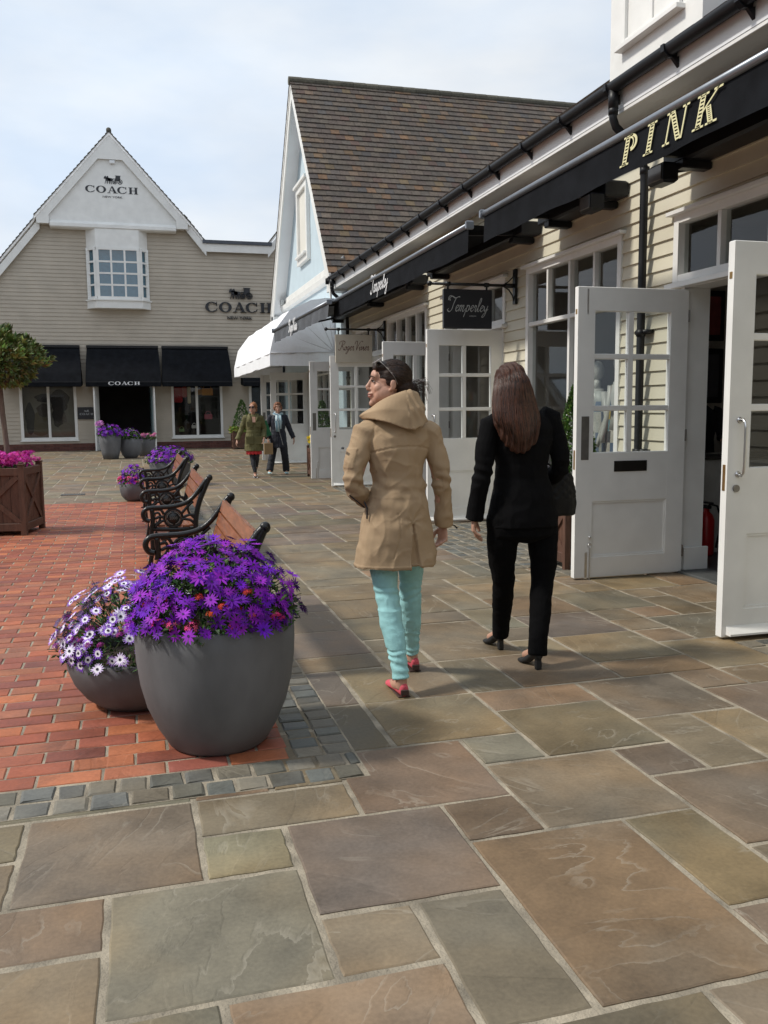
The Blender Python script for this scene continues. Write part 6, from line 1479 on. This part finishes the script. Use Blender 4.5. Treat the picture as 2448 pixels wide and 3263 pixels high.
# facing -Y, so a local +x is the picture's left
far_woman((2.44, 19.0), R(178), 'woman in an olive parka over a red skirt and black tights, wearing sunglasses', dict(scale=1, hy=-28, hem=.57, hw=.205, belt=.99, coat=OLV, extra=ex1,
    elR=(.245, -.06, 1.04), wrR=(.355, -.02, .80), dR=(.25, .15, -1), elL=(-.23, -.03, 1.03), wrL=(-.205, .16, .84), dL=(.15, .35, -1), knL=(-.055, .05, .46), knR=(.045, .02, .46), anL=(-.03, -.12, .13), anR=(.0, .12, .09), ft=(.05, 1)))
def ex2(T, J, Hd, Rm, ct):
    q = lambda x, y, z: Hd+Rm @ V((x, y, z))
    legs_sheath(T, J, 'trousers', mat('navy_trouser', (.010, .011, .018), .8), (.10, .092, .078, .078))
    b = MB(); b.ell(q(0, -.02, .045), (.090, .098, .085), Rm); b.ell(q(0, -.04, -.02), (.088, .06, .065), Rm); b.ell(q(.075, .02, -.01), (.026, .04, .055), Rm); b.ell(q(-.075, .02, -.01), (.026, .04, .055), Rm); b.ell(q(0, .055, .092), (.07, .035, .022), Rm)
    fuse(b, 'hair', mat('auburn_hair', (.20, .075, .03), .5, .4, 25, .6, 60), T, .006, 1, lambda p, n: .008*noise.noise(p*28)+.004*noise.noise(p*60))
    SC = mat('blue_white_scarf', (1, 1, 1), .8, .1, 10, .3, 80, usecol=True); b = MB(); b.smooth = True; cc = [(.55, .65, .68), (.25, .42, .50), (.6, .68, .7), (.12, .22, .30)]
    def stripe(o): 
        for i in range(o, len(b.f)): v_ = b.v[b.f[i][0]]; b.c[i] = cc[int((v_.x*60+v_.z*30)) % 4]
    o = 0; b.tube([(-.085, .03, 1.35), (0, .10, 1.32), (.085, .03, 1.35), (.05, -.07, 1.375), (-.05, -.07, 1.375), (-.085, .03, 1.35)], .035, 12); b.tube([(.02, .12, 1.32), (.03, .155, 1.2), (.02, .16, 1.08), (.02, .155, .96)], [.045, .05, .048, .04], 12, True, .35, (1, 0, 0)); b.tube([(-.03, .12, 1.32), (-.045, .15, 1.2), (-.03, .155, 1.02)], [.04, .04, .035], 12, True, .35, (1, 0, 0)); stripe(0); b.build('scarf', SC, T)
    for s in 'LR':
        a = V(J['an'+s]); b = MB(); shoe(b, (a.x, a.y-.05, max(0, a.z-.085)), J['ft'+s], .25, .045, .062, 0); sh = fuse(b, 'shoe', mat('pale_blue_trainer', (.35, .58, .62), .6, .2, 30), T, .006, 1)
        one(lambda z_: z_.bbox((a.x-.044, a.y-.05, max(0, a.z-.085)), (a.x+.044, a.y+.19, max(0, a.z-.085)+.02), .006), 'sole', mat('white_rubber', (.6, .6, .6), .6), sh)
    b = MB(); b.tube([(.02, .15, 1.1), (-.03, .165, .9), (-.09, .16, .66)], .004, 6); b.build('coat_cord', mat('pale_cord', (.4, .4, .4), .6), ct)
NAVY = mat('navy_coat', (.012, .014, .026), .7, .2, 8, .3, 120)
far_woman((3.08, 19.7), R(176), 'woman in a long navy coat with a striped pale blue scarf and pale blue trainers', dict(scale=1, hy=4, hem=.60, hw=.20, smile=True, coat=NAVY, extra=ex2,
    elR=(.25, -.03, 1.02), wrR=(.235, .10, .80), dR=(.0, .1, -1), elL=(-.26, -.06, 1.02), wrL=(-.35, .0, .80), dL=(-.1, .1, -1), knL=(-.13, .06, .46), knR=(.13, .0, .47), anL=(-.17, -.04, .10), anR=(.22, .15, .12), ft=(.05, 1)))
T = thing('green_bag', 'green folder bag under the arm of the woman in navy', 'bag', (2.78, 19.52, 1.03)); b = MB(); b.obox((0, 0, 0), ((1, 0, .35), (0, 1, 0), (-.35, 0, 1)), (.075, .035, .17)); b.build('bag_body', mat('green_cloth', (.01, .13, .05), .6), T)
b = MB(); b.tube([(.04, 0, .15), (.10, .05, .34), (.14, .12, .35)], .006, 6); b.build('strap', NAVY, T)
T = thing('paper_bag', 'small brown paper carrier bag held by the woman in navy', 'bag', (2.83, 19.55, .46)); b = MB(); b.bbox((-.095, -.04, 0), (.095, .04, .25), .004); b.build('bag_body', mat('brown_paper', (.38, .26, .14), .8, .1, 6), T)
b = MB(); b.smooth = True; [b.tube([(-.05, y, .24), (-.03, y*.5, .33), (.03, y*.5, .33), (.05, y, .24)], .004, 6) for y in (-.035, .035)]; b.build('handle', mat('pale_cord', (.4, .4, .4), .6), T)

def staff():
    T = thing('person', 'person in a dark suit standing behind the counter inside the nearest doorway', 'person', (5.62, 7.95, 0), R(170)); Rm = Matrix.Rotation(0, 3, 'Z'); Hd = V((0, .01, 1.62))
    J = dict(pelvis=(0, 0, .95), chest=(0, 0, 1.27), neck=(0, 0, 1.47), head=Hd, headrot=Rm, shL=(-.19, 0, 1.4), elL=(-.27, .0, 1.12), wrL=(-.2, .28, 1.12), hdL=((.5, .8, .1), (0, 0, -1), (1, 0, 0)), shR=(.19, 0, 1.4), elR=(.27, .05, 1.14), wrR=(.22, .36, 1.18), hdR=((.7, .6, .05), (0, 0, -1), (-1, 0, 0)),
             hipL=(-.09, 0, .9), hipR=(.09, 0, .9), knL=(-.1, .02, .5), knR=(.1, .02, .5), anL=(-.1, 0, .09), anR=(.1, 0, .09), ftL=(0, 1), ftR=(0, 1))
    skin_body(T, J, 'body', .007); face_parts(T, Hd, Rm, 1, False); DS = mat('dark_suit', (.009, .010, .016), .8)
    b = MB(); rings_torso(b, [(.80, 0, 0, .20, .14), (.95, 0, 0, .19, .135), (1.1, 0, 0, .175, .125), (1.27, 0, 0, .20, .13), (1.38, 0, 0, .2, .11), (1.45, 0, 0, .1, .08)])
    for s in 'LR': b.tube([V(J['sh'+s])*.9+V((0, 0, .14)), J['sh'+s], J['el'+s], V(J['wr'+s])*.93+V(J['el'+s])*.07], [.06, .072, .058, .048], 12)
    fuse(b, 'jacket', DS, T, .008, 2, lambda p, n: fold(p, n)); legs_sheath(T, J, 'trousers', DS, (.1, .09, .075, .065))
    b = MB(); b.ell(Hd+V((0, -.02, .04)), (.08, .092, .082)); fuse(b, 'hair', mat('black_hair', (.012, .01, .009), .5), T, .007, 1)
    b = MB(); [b.tube([V(J['wr'+s])+(V(J['el'+s])-V(J['wr'+s]))*k for k in (.05, .12)], .036, 12) for s in 'R']; b.build('shirt_cuff', mat('shirt_white', (.7, .7, .7), .6), T)
    for s in 'LR':
        b = MB(); shoe(b, (J['an'+s][0], -.05, 0), (0, 1), .27, .045, .06, 0); b.build('shoe', BLACK, T)
staff()

# ------------------------------------------------------------ added rows across the square and behind, block low sky, seen only in glass
def far_row():
    B = thing('added_opposite_row', 'grey boarded shop row added out of view opposite to block low sky', 'shop building')  # added out of view to dim the terrace wall and fill its panes
    b = MB()
    for k in range(6):
        y = -14+k*7
        b.col = random.choice([(.5, .47, .40), (.35, .37, .38), (.55, .52, .44)]); b.box((-22, y, 0), (-15, y+6.98, 5.2))
        b.prism([(-22.3, y, 5.2), (-14.6, y, 5.2), (-18.5, y, 9.2)], (0, 6.98, 0))
    b.build('wall', PLINTH, B)
    for k in range(6):
        y = -14+k*7
        for q in (1.0, 4.2):
            b = MB(); b.box((-15.06, y+q, .5), (-14.98, y+q+2.0, 2.8)); f_ = b.build('window', WHITE, B)
            b = MB(); b.box((-14.97, y+q+.1, .6), (-14.96, y+q+1.9, 2.7)); b.build('pane', mat('dark_pane', (.03, .035, .04), .1), f_)
    B = thing('added_rear_row', 'cream boarded shop row added behind the viewpoint to darken reflections', 'shop building')  # added out of view so the store windows reflect something darker than sky
    b = MB(); b.col = (.45, .42, .35); b.box((-16, -16, 0), (14, -12, 5)); b.col = (.1, .08, .07); b.prism([(-16, -11.6, 5), (-16, -16.4, 5), (-16, -14, 8)], (30, 0, 0)); b.build('wall', PLINTH, B)
    for k in range(8):
        b = MB(); b.box((-15+k*3.6, -12.0, .5), (-13+k*3.6, -11.94, 2.8)); f_ = b.build('window', WHITE, B)
        b = MB(); b.box((-14.9+k*3.6, -11.94, .6), (-13.1+k*3.6, -11.92, 2.7)); b.build('pane', mat('dark_pane', (.03, .035, .04), .1), f_)
far_row()
